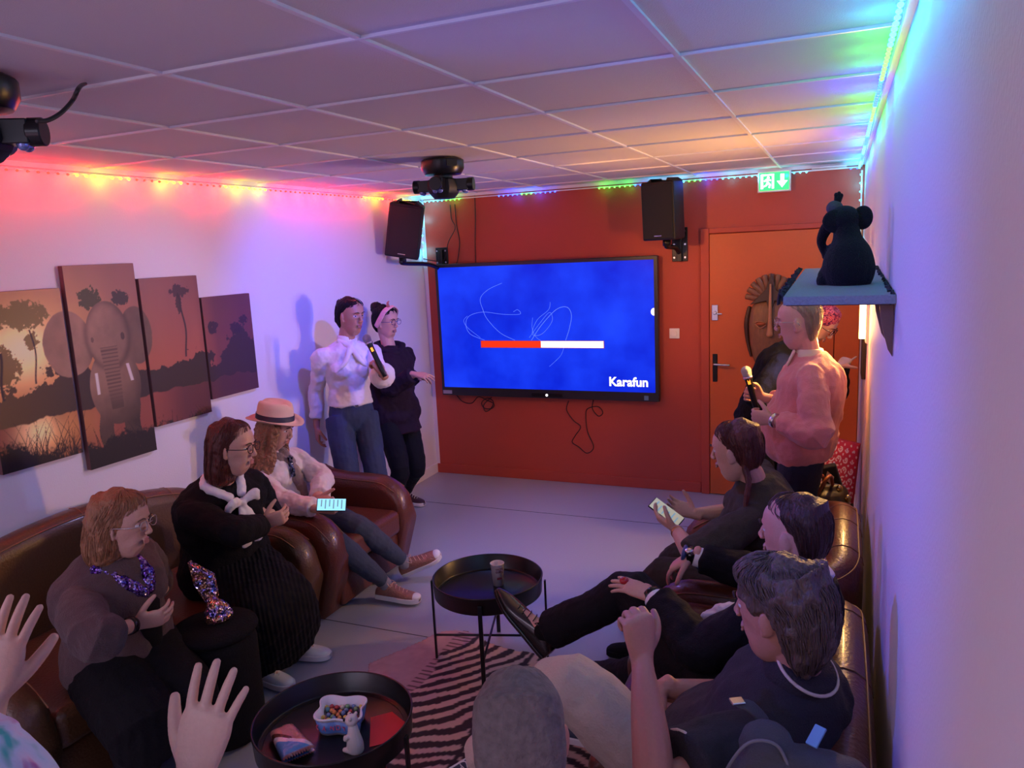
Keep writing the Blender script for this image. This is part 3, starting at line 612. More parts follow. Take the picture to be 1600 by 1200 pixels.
# ------------------------------------------------------------------ wall shelf with cloth, brackets, plush elephant
sh = empty('wall_shelf', 'grey cloth covered shelf on the right wall carrying a plush elephant', 'shelf', loc=(W, 2.7, 1.84))
SY0, SY1 = 2.27, 3.42
b = B(); 
vs_ = [(3.292, SY0, 1.835), (W-.001, SY0, 1.835), (W-.001, SY1, 1.867), (3.30, SY1, 1.867)]
poly(b, vs_, (0, 0, -.02)); obj('board', b, mat('shelf_wood', (.10, .055, .04), .6, bump=.2, scale=30), sh, bevel=.003)
CL = mat('shelf_cloth', (.22, .25, .27), .9, bump=.5, scale=180, var=.2)
b = B(); poly(b, [(3.286, SY0-.008, 1.842), (W-.001, SY0-.008, 1.842), (W-.001, SY1, 1.874), (3.294, SY1, 1.874)], (0, 0, -.006)); poly(b, [(3.286, SY0-.008, 1.842), (W-.001, SY0-.008, 1.842), (W-.001, SY0-.008, 1.818), (3.286, SY0-.008, 1.818)], (0, -.003, 0)); ck = obj('cloth_cover', b, CL, sh, bevel=.002)
FRG = mat('dark_fringe', (.02, .02, .025), .9); b = B(); random.seed(5)
for side_x in (3.285, W-.006):
    for k in range(46):
        y = SY0+(SY1-SY0)*k/46; z = 1.842+.032*k/46; dx = -.012 if side_x < 3.4 else -.006
        tube(b, [(side_x, y, z), (side_x+dx+random.uniform(-.006, .006), y+random.uniform(-.012, .012), z+random.uniform(.0, .010)), (side_x+dx*1.2, y+random.uniform(-.015, .015), z-random.uniform(.005, .03))], .0032, 5, 2)
tag(obj('fringe', b, FRG, sh, smooth=True), kind='stuff')
WD = mat('bracket_wood', (.16, .075, .045), .5, bump=.2, scale=20)
for y in (SY0+.03, SY0+.42):
    b = B(); poly(b, [(W-.002, y, 1.825), (W-.040, y, 1.825), (W-.032, y, 1.76), (W-.014, y, 1.69), (W-.002, y, 1.67)], (0, .022, 0)); obj('bracket', b, WD, sh, bevel=.003)
PL = mat('black_plush', (.007, .006, .010), .95, bump=.8, scale=260, sheen=.06, spec=.2)
PE = V((3.452, 2.62, 1.852)); ep = empty('plush_elephant', 'black plush elephant sitting on the grey shelf with its back to the room', 'plush toy', loc=tuple(PE))
b = B(); loft(b, [PE+V(p) for p in ((0, 0, .02), (0, 0, .06), (-.002, .004, .12), (-.006, .012, .165), (-.010, .02, .20))], [(.086, .08), (.092, .088), (.078, .075), (.052, .05), (.045, .045)], n=20)
HC = PE+V((-.018, .03, .235)); ell(b, HC, (.056, .056, .052)); loft(b, [HC+V((-.035, .03, -.005)), HC+V((-.062, .05, -.03)), HC+V((-.078, .055, -.075)), HC+V((-.068, .05, -.115)), HC+V((-.06, .045, -.13))], [.026, .023, .018, .013, .011])
loft(b, [PE+V((-.055, .02, .06)), PE+V((-.078, .0, .02)), PE+V((-.088, -.01, .016))], [.036, .034, .026]); loft(b, [PE+V((-.05, .07, .13)), PE+V((-.078, .085, .10))], [.026, .018])
link('body', remesh(b, .005, 3), PL, ep)
for sx_, off, rot in ((-1, V((-.028, -.030, -.004)), 20), (1, V((.062, -.006, .004)), -10)):
    b = B(); mt = Matrix.Rotation(R(rot), 3, 'Z'); ell(b, HC+off, (.050 if sx_ < 0 else .036, .016, .044), mt); loft(b, [HC+off*.5, HC+off], [.02, .02]); link('ear', remesh(b, .004, 2), PL, ep)
b = B(); ell(b, HC+V((-.034, .02, .045)), (.030, .026, .028)); link('head_tuft_base', remesh(b, .004, 1), mat('dark_grey_bow', (.05, .045, .06), .8, bump=.5, scale=90), ep)
for dx, dz, an in ((-.030, .088, -.25), (-.012, .084, .35), (-.020, .092, .0)):
    b = B(); loft(b, [HC+V((-.026, .02, .06)), HC+V((dx, .02, dz))], [.012, .006]); ell(b, HC+V((dx, .02, dz+.004)), (.007, .006, .009)); obj('tuft', b, PL, ep, smooth=True)

ep.scale = (.84,)*3

# ------------------------------------------------------------------ carved mask on the door
MW = mat('carved_wood', (.20, .09, .045), .45, bump=.4, scale=60, stretch=(1, 1, .25), var=.4); MD = mat('dark_carving', (.05, .022, .012), .5); ML = mat('light_carving', (.42, .20, .10), .45)
mk = empty('carved_mask', 'tall carved wooden mask with feather crown hanging on the door', 'mask', loc=(2.955, D-.03, 1.40))
mx, mz, my = 2.955, 1.40, D-.03
def mp(px, pz, d=0): return (mx+px, my-d, mz+pz)
b = B(); loft(b, [mp(0, -.42, .02), mp(0, -.30, .03), mp(0, -.1, .035), mp(0, .08, .03), mp(0, .16, .02)], [(.05, .02), (.12, .04), (.155, .05), (.145, .045), (.09, .02)], side=(1, 0, 0), n=20)
face = link('face', remesh(b, .007, 2), MW, mk)
b = B()
for k in range(11):
    a = R(12+k*15.6); ln = .17; p = V(mp(0, .14, .012)); q = p+V((math.cos(a)*.185, 0, math.sin(a)*.20)); loft(b, [p, (p+q)/2, q], [(.012, .006), (.021, .010), (.020, .008)], side=(math.sin(a), 0, -math.cos(a)), n=8, sub=2)
obj('feather_crown', b, MW, mk, smooth=True)
b = B(); poly(b, [mp(0, .355, .05), mp(.035, .23, .06), mp(.15, .12, .055), mp(.03, .15, .08), mp(0, .04, .09), mp(-.03, .15, .08), mp(-.15, .12, .055), mp(-.035, .23, .06)], (0, .022, 0)); obj('brow_crest', b, MD, mk, bevel=.004)
b = B(); loft(b, [mp(0, .27, 0.080), mp(0, .12, 0.100), mp(0, -.03, 0.105), mp(0, -.10, 0.100)], [.007, .011, .015, .026], side=(1, 0, 0)); obj('nose_ridge', b, ML, mk, smooth=True)
for s_ in (-1, 1):
    b = B(); loft(b, [mp(s_*.03, -.015, 0.092), mp(s_*.07, .0, 0.098), mp(s_*.105, -.01, 0.080)], [(.006, .004)]*3, n=8); loft(b, [mp(s_*.03, -.03, 0.092), mp(s_*.07, -.05, 0.100), mp(s_*.105, -.02, 0.082)], [(.005, .004)]*3, n=8); obj('eye_rim', b, ML, mk, smooth=True)
    b = B(); ell(b, mp(s_*.067, -.020, 0.088), (.034, .012, .014)); obj('eye', b, mat('mask_eye', (.35, .08, .03), .5), mk, smooth=True)
    b = B(); loft(b, [mp(s_*.155, .10, .02), mp(s_*.175, -.02, .03), mp(s_*.165, -.16, .02), mp(s_*.14, -.27, .02)], [(.014, .012), (.018, .015), (.014, .012), (.01, .01)], n=10); obj('side_braid', b, MD, mk, smooth=True)
b = B(); loft(b, [mp(-.04, -.24, 0.090), mp(0, -.232, 0.096), mp(.04, -.24, 0.090)], [.008, .012, .008]); loft(b, [mp(-.035, -.262, 0.090), mp(0, -.272, 0.094), mp(.035, -.262, 0.090)], [.007, .011, .007]); obj('lips', b, ML, mk, smooth=True)

# ------------------------------------------------------------------ leather tub seats
def tub(name, label, cat, group, side, ya, yb, Dp, arm_h, back_h, T, seats, lm, back_gap=.03, slope=.0):
    Wd = yb-ya; x_at = (lambda v: back_gap+v) if side == 'L' else (lambda v: W-back_gap-v)
    P = lambda u, v, z: V((x_at(v), ya+u, z))
    t = empty(name, label, cat, group, loc=tuple(P(Wd/2, Dp/2, 0)))
    Rc = .24; path = []
    for v in np.linspace(Dp, Rc, 16): path.append((T/2, v))
    for a in np.linspace(0, PI/2, 9)[1:]: path.append((T/2+(Rc-T/2)*(1-math.cos(a)), Rc-(Rc-T/2)*math.sin(a)))
    for u in np.linspace(Rc, Wd-Rc, 22)[1:-1]: path.append((u, T/2))
    path += [(Wd-u, v) for u, v in path[:24][::-1]]
    b = B(); rings = []; crest = []; n = len(path)
    for i, (u, v) in enumerate(path):
        a_ = path[max(i-1, 0)]; c_ = path[min(i+1, n-1)]; d = V((c_[0]-a_[0], c_[1]-a_[1])).normalized(); nx, ny = -d.y, d.x
        bump = math.sin(PI*min(max(u/Wd, 0), 1))**.55 if v < Rc else 0
        back = (1-min(v, Rc*1.6)/(Rc*1.6))
        h = arm_h+(back_h-arm_h)*min(1, back**.8*.35+.65*bump*(1 if v < Rc else 0)+.0)+slope*back
        e = Dp-v
        if e < .24: h = h*(.62+.38*math.sqrt(max(0, 1-(1-e/.24)**2)))
        ring = []; k = 9
        prof = [(-T/2, .03)]+[(-T/2, .03+(h-T/2-.03)*q) for q in (.33, .66)]
        prof += [(-T/2*math.cos(a), h-T/2+T/2*math.sin(a)) for a in np.linspace(0, PI, k)]
        prof += [(T/2, .03+(h-T/2-.03)*q) for q in (.66, .33)]+[(T/2, .03)]
        for o_, z in prof:
            vv = v+ny*o_; 
            if e < .3: vv -= .12*(1-z/h)*(1-e/.3)
            ring.append(b.verts.new(P(u+nx*o_, vv, z)))
        rings.append(ring); crest.append((u, v, nx, ny, h))
    for p, q in zip(rings, rings[1:]):
        for k in range(len(p)-1): b.faces.new((p[k], p[k+1], q[k+1], q[k]))
    b.faces.new(rings[0]); b.faces.new(rings[-1][::-1])
    sh_ = obj('tub_shell', b, lm, t, smooth=True)
    for s_ in (-1, 1):
        pts = []
        for (u, v, nx, ny, h) in crest[1:-1:2]:
            a = R(52); pts.append(P(u+nx*s_*T/2*math.sin(a), v+ny*s_*T/2*math.sin(a), h-T/2+T/2*math.cos(a)+.001))
        bb_ = B(); tube(bb_, pts, .0035, 6, 2); obj('piping', bb_, M['stitch'], sh_, smooth=True)
    # vertical seams over the back
    b = B()
    for i in (24, n//2, n-25):
        u, v, nx, ny, h = crest[i]; tube(b, [P(u+nx*(T/2+.0)*math.sin(a), v+ny*(T/2)*math.sin(a), h-T/2+T/2*math.cos(a)+.001) for a in np.linspace(-PI/2, PI/2, 9)], .0022, 6, 1)
        obj('seam', b, M['stitch'], sh_, smooth=True); b = B()
    b.free()
    b = B(); lo, hi = P(T*.8, T*.7, .05), P(Wd-T*.8, Dp-.07, .27); box(b, tuple(min(a, c) for a, c in zip(lo, hi)), tuple(max(a, c) for a, c in zip(lo, hi))); obj('seat_base', b, lm, t, bevel=.02)
    for k in range(seats):
        u0 = T*.95+(Wd-1.9*T)*k/seats+.004; u1 = T*.95+(Wd-1.9*T)*(k+1)/seats-.004; lo, hi = P(u0, T*.9, .27), P(u1, Dp-.03, .43)
        b = box(B(), tuple(min(a, c) for a, c in zip(lo, hi)), tuple(max(a, c) for a, c in zip(lo, hi))); obj('seat_cushion', b, lm, t, bevel=.045, seg=5)
    for u in (.06, Wd-.06):
        for v in (.1, Dp-.2): obj('foot', cyl(B(), P(u, v, .016), .02, .032), M['black'], t)
    return t
LG = 'leather tub seats along the walls'
tub('sofa', 'wide brown leather tub sofa under the canvas panels', 'sofa', LG, 'L', 1.50, 3.20, .86, .60, .92, .155, 2, M['leather2'], .04)
tub('armchair', 'brown leather tub armchair nearest the standing women', 'armchair', LG, 'L', 3.235, 4.14, .86, .62, .70, .165, 1, M['leather'], .08)
tub('armchair', 'brown leather tub armchair under the braided woman by the right wall', 'armchair', LG, 'R', 2.83, 3.86, .84, .68, .84, .15, 1, M['leather'])
tub('sofa', 'brown leather tub sofa seating two men along the right wall', 'sofa', LG, 'R', 1.30, 2.81, .84, .66, .87, .15, 2, M['leather'])

# ------------------------------------------------------------------ black pouf with glittering bag
PF = V((1.04, 2.26, 0)); pf = empty('pouf', 'round black pouf between the seated women with a glittering bag on it', 'stool', loc=tuple(PF)); FAB = mat('black_fabric', (.006, .006, .008), .9, bump=.4, scale=120, spec=.2)
obj('padded_body', lathe(B(), PF, [(.0, .02), (.155, .02), (.165, .05), (.165, .435), (.155, .475), (0, .43)], 40), FAB, pf, smooth=True)
obj('seat_rim', lathe(B(), PF, [(.0, .48), (.165, .48), (.176, .495), (.17, .51), (.12, .517), (0, .52)], 40), FAB, pf, smooth=True)
def sequins(name, cols, cell=170, patch=30):
    m = mat(name, (.3, .3, .35), .18, .9); nt = m.node_tree; N = nt.nodes.new; L = nt.links.new; pb = nt.nodes['Principled BSDF']
    vr = N('ShaderNodeTexVoronoi'); vr.inputs['Scale'].default_value = cell; tc = N('ShaderNodeTexCoord'); nz = N('ShaderNodeTexNoise'); nz.inputs['Scale'].default_value = patch
    rp = N('ShaderNodeValToRGB'); e = rp.color_ramp.elements; e[0].position = .32; e[0].color = (*cols[0], 1); e[1].position = .70; e[1].color = (*cols[-1], 1)
    for k, c in enumerate(cols[1:-1]): q = e.new(.46+.12*k); q.color = (*c, 1)
    L(tc.outputs['Object'], vr.inputs['Vector']); L(tc.outputs['Object'], nz.inputs['Vector']); L(nz.outputs['Fac'], rp.inputs['Fac']); L(rp.outputs[0], pb.inputs['Base Color'])
    # every sequin tilts its own way
    sb = N('ShaderNodeVectorMath'); sb.operation = 'MULTIPLY_ADD'; sb.inputs[1].default_value = (1.1,)*3; sb.inputs[2].default_value = (-.55,)*3
    gm = N('ShaderNodeNewGeometry'); ad = N('ShaderNodeVectorMath'); ad.operation = 'ADD'; nn = N('ShaderNodeVectorMath'); nn.operation = 'NORMALIZE'
    L(vr.outputs['Color'], sb.inputs[0]); L(sb.outputs[0], ad.inputs[0]); L(gm.outputs['Normal'], ad.inputs[1]); L(ad.outputs[0], nn.inputs[0]); L(nn.outputs[0], pb.inputs['Normal']); return m
SEQ = sequins('sequins', [(.06, .14, .6), (.45, .35, .75), (.8, .5, .2), (.85, .30, .50)])
gb = empty('sequin_bag', 'multicoloured glittering sequin bag twisted upright on the black pouf', 'bag', loc=(1.02, 2.27, .521))
gx = V((1.02, 2.27, .521)); rx = V((.92, .39, 0))
b = B(); loft(b, [gx+rx*.03+V((0, 0, .02)), gx+rx*.02+V((0, 0, .06)), gx-rx*.0+V((0, 0, .095))], [(.062, .045), (.052, .038), (.016, .014)], side=rx, n=20); me = remesh(b, .004, 2, disp=.018, dscale=.03); link('pouch', me, SEQ, gb)
b = B(); poly(b, [gx+rx*(-.02)+V((0, 0, .08)), gx+rx*.03+V((0, 0, .10)), gx+rx*.022+V((0, 0, .20)), gx+rx*(-.075)+V((0, 0, .265)), gx+rx*(-.06)+V((0, 0, .16))], V((-.012, .03, 0))); obj('fan_flap', b, SEQ, gb, bevel=.004)

# ------------------------------------------------------------------ things heaped on a bench beyond the right armchair
bn = empty('bench', 'low black bench in the far right corner under the heap of bags', 'bench', loc=(3.25, 4.45, 0))
obj('seat', box(B(), (3.02, 3.92, .42), (3.53, 4.95, .48)), M['blackm'], bn, bevel=.01)
for x in (3.05, 3.50):
    for y in (3.95, 4.92): obj('leg', box(B(), (x-.015, y-.015, 0), (x+.015, y+.015, .42)), M['black'], bn)
def paisley():
    n = 110; U, Vv = np.meshgrid(np.linspace(-1, 1, n), np.linspace(-1, 1, n), indexing='ij')
    th = .075*np.clip((1-U**4)*(1-Vv**4), 0, 1)**.5
    a, c = U*7/2, Vv*7/2; iu, iv = np.floor(a), np.floor(c); fu, fv = a-iu-.5, c-iv-.5; an = np.arctan2(fv, fu)+(iu+iv)*2.1; r = np.hypot(fu, fv)
    sw_ = (np.abs(r-.36+.03*an) < .075) & (np.mod(an, 2*PI) > 1.0); dot = r < .10; ring2 = np.hypot(np.abs(fu)-.5, np.abs(fv)-.5) < .12
    col = np.where((sw_ | dot | ring2)[..., None], np.array([.75, .62, .68]), np.array([.50, .02, .06]))
    edge = (np.abs(U) > .90) | (np.abs(Vv) > .94); col = np.where(edge[..., None], np.array([.50, .03, .05]), col)
    t = empty('patterned_cushion', 'red cushion with white scroll pattern leaning in the far right corner', 'cushion', loc=(3.40, 4.72, .43)); X3, Z3, Y3 = V((.97, .05, -.22)), V((.20, .25, .95)), V((.05, -1, .25)).normalized()
    for sg in (1, -1):
        co_ = V((3.405, 4.70, .645)); w_, h_ = .165*(1-.28*(Vv+1)/2), .20
        pos = (np.array(co_)[None]+(U*w_).ravel()[:, None]*np.array(X3)+(Vv*h_).ravel()[:, None]*np.array(Z3)+(sg*th).ravel()[:, None]*np.array(Y3))
        mesh_np('cover' if sg > 0 else 'cover_back', pos, grid_faces(n, n), col.reshape(-1, 3), PAISM, t)
PAISM = attr_mat('scroll_fabric', rough=.8, bump=.15)
paisley()
b = B(); ct = V((3.475, 4.40, .485)); ax_ = V((-.30, -.05, .95)).normalized(); m_ = basis(ct, ax_.cross(V((0, 1, 0))).normalized()*-1, V((0, 1, 0)), ax_)
bt = empty('black_pouch', 'tall black pouch with a small pale diamond patch in front of the red cushion', 'pouch', loc=tuple(ct))
box(b, (-.045, -.03, 0), (.045, .03, .30), m_); obj('sleeve', b, M['blackm'], bt, bevel=.012)
b = B(); poly(b, [m_ @ V(p) for p in ((-.028, -.0315, .235), (-.004, -.0315, .275), (.020, -.0315, .235), (-.004, -.0315, .19))], (0, -.002, 0)); obj('patch', b, mat('pale_patch', (.6, .5, .42), .5), bt)
hb = empty('handbag', 'dark handbag with brown leather straps and brass fittings on the corner bench', 'handbag', loc=(3.37, 4.18, 0.48))
b = B(); loft(b, [(3.36, 4.20, 0.49), (3.36, 4.20, 0.58), (3.37, 4.20, 0.66), (3.37, 4.20, 0.70)], [(.14, .09), (.155, .10), (.13, .08), (.11, .03)], side=(1, 0, 0), n=20, ex=2.6); link('bag_body', remesh(b, .008, 2, disp=.02, dscale=.07), mat('dark_brown_bag', (.030, .018, .016), .45, bump=.2), hb)
TS = mat('tan_strap', (.28, .075, .03), .45)
for dx in (-.05, -.01): b = B(); tube(b, [(3.33+dx, 4.10, 0.62), (3.36+dx, 4.09, 0.70), (3.40+dx, 4.10, 0.78), (3.42+dx, 4.16, 0.77), (3.43+dx, 4.2, 0.68)], .009, 8); obj('strap', b, TS, hb, smooth=True)
BR = mat('brass', (.75, .55, .25), .25, 1)
for p in ((3.34, 4.105, 0.75), (3.45, 4.10, 0.73), (3.49, 4.10, 0.68)): obj('buckle', ell(B(), p, (.016, .008, .020)), BR, hb, smooth=True)
b = B(); loft(b, [(3.20, 3.99, .53), (3.24, 3.98, .64), (3.31, 3.97, .68), (3.40, 3.97, .645)], [(.05, .05), (.06, .05), (.06, .04), (.03, .03)], n=14)
sc = link('striped_scarf', remesh(b, .006, 2, disp=.02, dscale=.05), mat('scarf_cloth', (.62, .60, .60), .8, bump=.2)); tag(sc, 'crumpled pale striped scarf on the bench behind the braided woman', 'scarf')
nt = sc.data.materials[0].node_tree; wv = nt.nodes.new('ShaderNodeTexWave'); wv.inputs['Scale'].default_value = 12; wv.inputs['Distortion'].default_value = 6; rp = nt.nodes.new('ShaderNodeValToRGB'); rp.color_ramp.elements[0].position = .72; rp.color_ramp.elements[0].color = (.62, .60, .60, 1); rp.color_ramp.elements[1].position = .80; rp.color_ramp.elements[1].color = (.04, .04, .05, 1)
nt.links.new(wv.outputs['Fac'], rp.inputs['Fac']); nt.links.new(rp.outputs[0], nt.nodes['Principled BSDF'].inputs['Base Color'])
nc = V((3.088, 2.640, 0.700)); b = B(); ell(b, nc, (.055, .045, .030)); ell(b, nc+V((-.055, -.03, -.015)), (.04, .03, .022)); ell(b, nc+V((.05, .03, .01)), (.03, .03, .025)); 
nk = link('white_cloth', remesh(b, .005, 2, disp=.02, dscale=.03), mat('white_cloth', (.75, .74, .72), .8)); tag(nk, 'small crumpled white cloth on the brown sofa arm beside the man in the suit', 'cloth')
# grey backpack on the near arm of the right sofa
bp = empty('backpack', 'dark grey backpack with a carry loop at the bottom right of the picture', 'backpack', loc=(3.39, 1.43, .665)); GB = mat('grey_nylon', (.055, .060, .068), .75, bump=.4, scale=260)
b = B(); loft(b, [(3.395, 1.42, .665), (3.39, 1.43, .80), (3.385, 1.44, .92), (3.385, 1.45, .985)], [(.155, .105), (.160, .11), (.150, .085), (.13, .05)], side=(1, .15, 0), n=26, ex=2.7)
ell(b, (3.315, 1.45, 1.01), (.058, .045, .045)); ell(b, (3.46, 1.44, .985), (.065, .045, .035))
bk = link('bag_body', remesh(b, .006, 3, disp=.03, dscale=.10), GB, bp)
b = B(); tube(b, [(3.235, 1.44, .90), (3.25, 1.40, .98), (3.29, 1.40, 1.045), (3.34, 1.41, 1.045), (3.375, 1.40, .995), (3.42, 1.40, 1.005), (3.47, 1.39, 1.01), (3.53, 1.39, .98)], .0035, 6); obj('piping', b, mat('grey_piping', (.16, .17, .18), .6), bp, smooth=True)
q0, q1 = V((3.312, 1.514, 1.020)), V((3.256, 1.505, 1.060)); b = B(); loft(b, [q0, (q0+q1)/2+V((0, 0, .012)), q1], [(.016, .005), (.016, .004), (.012, .004)], side=(.3, 1, .2), n=8); obj('carry_strap', b, GB, bp, smooth=True)
obj('buckle', box(B(), (-.014, -.012, 0), (.014, .012, .006), Matrix.Translation(q1) @ Matrix.Rotation(.5, 4, 'Z')), M['steel'], bp, bevel=.002)
obj('blue_tab', box(B(), (-.012, -.022, 0), (.012, .022, .006), Matrix.Translation(V((3.410, 1.476, 1.035))) @ Matrix.Rotation(-.5, 4, 'Z') @ Matrix.Rotation(.6, 4, 'X')), mat('blue_tab', (.15, .35, .6), .5), bp, bevel=.002)
obj('zip_pull', box(B(), (-.012, -.006, 0), (.014, .006, .005), Matrix.Translation((3.50, 1.40, 1.0)) @ Matrix.Rotation(.4, 4, 'Z')), M['steel'], bp, bevel=.002)
b = B(); loft(b, [(.50, 2.33, .46), (.49, 2.33, .56), (.46, 2.34, .70), (.45, 2.34, .76)], [(.11, .06), (.12, .07), (.10, .05), (.06, .03)], side=(0, 1, 0), n=18)
sb_ = empty('shoulder_bag', 'dark shoulder bag with grey trim on the left sofa between the two seated women', 'bag', loc=(.5, 2.33, .45)); link('bag_body', remesh(b, .007, 2, disp=.02), FAB, sb_)
b = B(); tube(b, [(.56, 2.22, .66), (.53, 2.26, .76), (.52, 2.34, .80), (.53, 2.43, .77), (.55, 2.46, .66)], .008, 8); obj('grey_strap', b, mat('grey_strap', (.22, .22, .25), .6), sb_, smooth=True)

# ------------------------------------------------------------------ people
HS = [(-.112, .030, .078, .020), (-.098, .046, .086, -.022), (-.072, .058, .0865, -.055), (-.040, .067, .088, -.088), (.0, .0725, .090, -.103), (.035, .0745, .091, -.106), (.065, .071, .086, -.100), (.092, .058, .068, -.080), (.110, .036, .042, -.052), (.117, .012, .014, -.02)]
def dirv(a, z=0): return V((math.cos(R(a)), math.sin(R(a)), z)).normalized()
def skinmat(name, c): return mat(name, c, .48, bump=.10, scale=160, var=.08, sss=.06)
def lipmat(name, c): return mat(name, c, .35)
class Fig: pass
def two(a, c, l1, l2, hint):
    a, c, hint = V(a), V(c), V(hint); d = c-a; L = d.length; mx = (l1+l2)*.995
    if L > mx: print('  reach %.2f of %.2f' % (L, mx)); c = a+d*(mx/L); d = c-a; L = mx
    k = (l1*l1-l2*l2+L*L)/(2*L); h = math.sqrt(max(0, l1*l1-k*k)); u = d/L; w = hint-a; w = w-u*w.dot(u)
    if w.length < 1e-5: w = V((0, 0, -1))-u*(-u.z)
    return a+u*k+w.normalized()*h, c
def hframe(f):
    return basis(f.head, f.hx, f.hf, f.hu)
def make_fig(key, label, s, pelvis, neck, head, face, body, arms, legs, skin, up=(0, 0, 1), sh=None, girth=1.0, belly=0, bust=0, lean=None, voxel=.004, seat=False, hs=1.0, shw=.185):
    """joints of one person; s scales limb lengths. arms/legs: {'L':..., 'R':...}"""
    f = Fig(); f.key = key; f.s = s; f.pel, f.neck, f.head = V(pelvis), V(neck), V(head); f.girth = girth; f.belly = belly; f.bust = bust; f.vox = voxel
    f.root = empty('person', label, 'person', loc=(f.pel.x, f.pel.y, 0)); f.root['group'] = 'people at the quiz night'; del f.root['group']
    f.hf = V(face).normalized(); f.hx = f.hf.cross(V(up)).normalized(); f.hu = f.hx.cross(f.hf); f.hs = hs*s**.5
    f.bu = (f.neck-f.pel).normalized(); bf = V(body); f.bf = (bf-f.bu*bf.dot(f.bu)).normalized(); f.bl = f.bu.cross(f.bf)
    f.tl = (f.neck-f.pel).length
    print(key, 'torso %.2f headup %.2f' % (f.tl, (f.head-f.neck).length), 'head z %.2f' % f.head.z)
    f.mid = (f.pel+f.neck)/2 - f.bf*(.03 if lean is None else lean)
    f.sh = {}; f.el = {}; f.wr = {}; f.hip = {}; f.kn = {}; f.an = {}; f.toe = {}; f.hand = {}; f.fup = {}
    for k, sg in (('L', 1), ('R', -1)):
        f.sh[k] = V(sh[k]) if sh and k in sh else f.neck+f.bl*sg*(shw-.006)*s-f.bu*.086
        if k in arms:
            w, h = arms[k][:2]; f.el[k], f.wr[k] = two(f.sh[k], w, .295*s, .255*s, h); f.hand[k] = arms[k][2] if len(arms[k]) > 2 else None
        f.hip[k] = f.pel+f.bl*sg*.095*s-f.bu*.02
        if k in legs:
            a, h, t = legs[k]; f.kn[k], f.an[k] = two(f.hip[k], a, .43*s, .42*s, h); f.toe[k] = V(t).normalized(); kk = f.kn[k]-f.an[k]; U0 = V((0, 0, 1)) if abs(f.toe[k].z) < .12 else kk; f.fup[k] = (U0-f.toe[k]*U0.dot(f.toe[k])).normalized()
    f.skin = skin; return f
def torso_pts(f, e=0, lo=-.05, hi=1.0):
    """centre line and half widths of the trunk; e = ease of the cloth"""
    a, c, m = f.pel, f.neck, f.mid; g = f.girth; s = f.s; out = []
    prof = [(-.12, .150, .100), (0, .168, .118), (.18, .158, .112), (.38, .140, .104), (.60, .155, .115), (.78, .165, .112), (.90, .150, .092), (.97, .095, .070), (1.0, .066, .060)]
    for t, w, d in prof:
        if t < lo or t > hi: continue
        p = a*(1-t)**2+m*2*t*(1-t)+c*t*t if t >= 0 else a-f.bu*(-t)*f.tl
        p = p+f.bf*(f.belly*math.exp(-((t-.22)/.22)**2)*.5)
        gg = g if t < .9 else 1+(g-1)*.4
        out.append((p, (w*s*gg+e, d*s*gg+e+f.belly*math.exp(-((t-.22)/.22)**2)*.5)))
    return out
def hand_mesh(b, w, d, n, th, s, curl=(.25, .3, .3, .35), spread=.06, thumb=.3, tcurl=.25, fist=0):
    """w wrist, d towards fingers, n palm normal, th thumb direction sign: thumb side = th * d x n"""
    d = V(d).normalized(); n = V(n); n = (n-d*n.dot(d)).normalized(); sd = d.cross(n)*th
    P = lambda a, c, e_=0: w+d*a*s+sd*c*s+n*e_*s
    loft(b, [P(-.03, 0), P(.0, 0), P(.035, .002), (P(.07, .002)), P(.092, 0)], [(.026*s, .021*s), (.027*s, .019*s), (.036*s, .0155*s), (.041*s, .0145*s), (.038*s, .012*s)], side=sd, n=16, sub=3, ex=2.4)
    for k, (off, L, r) in enumerate(((.0295, .071, .0086), (.0100, .079, .0090), (-.0098, .073, .0086), (-.0285, .057, .0076))):
        p = P(.084-(.004 if k == 3 else 0)-(.003 if k == 0 else 0), off); c = curl[k]; sp_ = spread*(1.5, .4, -.7, -1.9)[k]; pts = [P(.06, off*.9), p]; rr_ = [r*s*1.05, r*s]; ang = 0
        base = (d+sd*sp_).normalized()
        for j, (fr, cj) in enumerate(((.44, .9), (.32, 1.15), (.24, .8))):
            ang += c*cj; v = base*math.cos(ang)+n*math.sin(ang); p = p+v*L*fr*s; pts.append(p.copy()); rr_.append(r*s*(.93, .85, .70)[j])
        loft(b, pts, rr_, n=10, sub=3, cap=.9)
    base = (d*.62+sd*(.55+thumb)+n*.25).normalized(); v2 = (base+d*.25+n*tcurl*.8-sd*.12).normalized(); v3 = (v2+n*tcurl*.5-sd*tcurl*.4+d*.15).normalized()
    p0 = P(.015, .018, .003); p1 = p0+base*.040*s; p2 = p1+v2*.034*s; p3 = p2+v3*.027*s
    loft(b, [p0, p1, p2, p3], [.0145*s, .0120*s, .0105*s, .0080*s], n=10, sub=3, cap=.9)
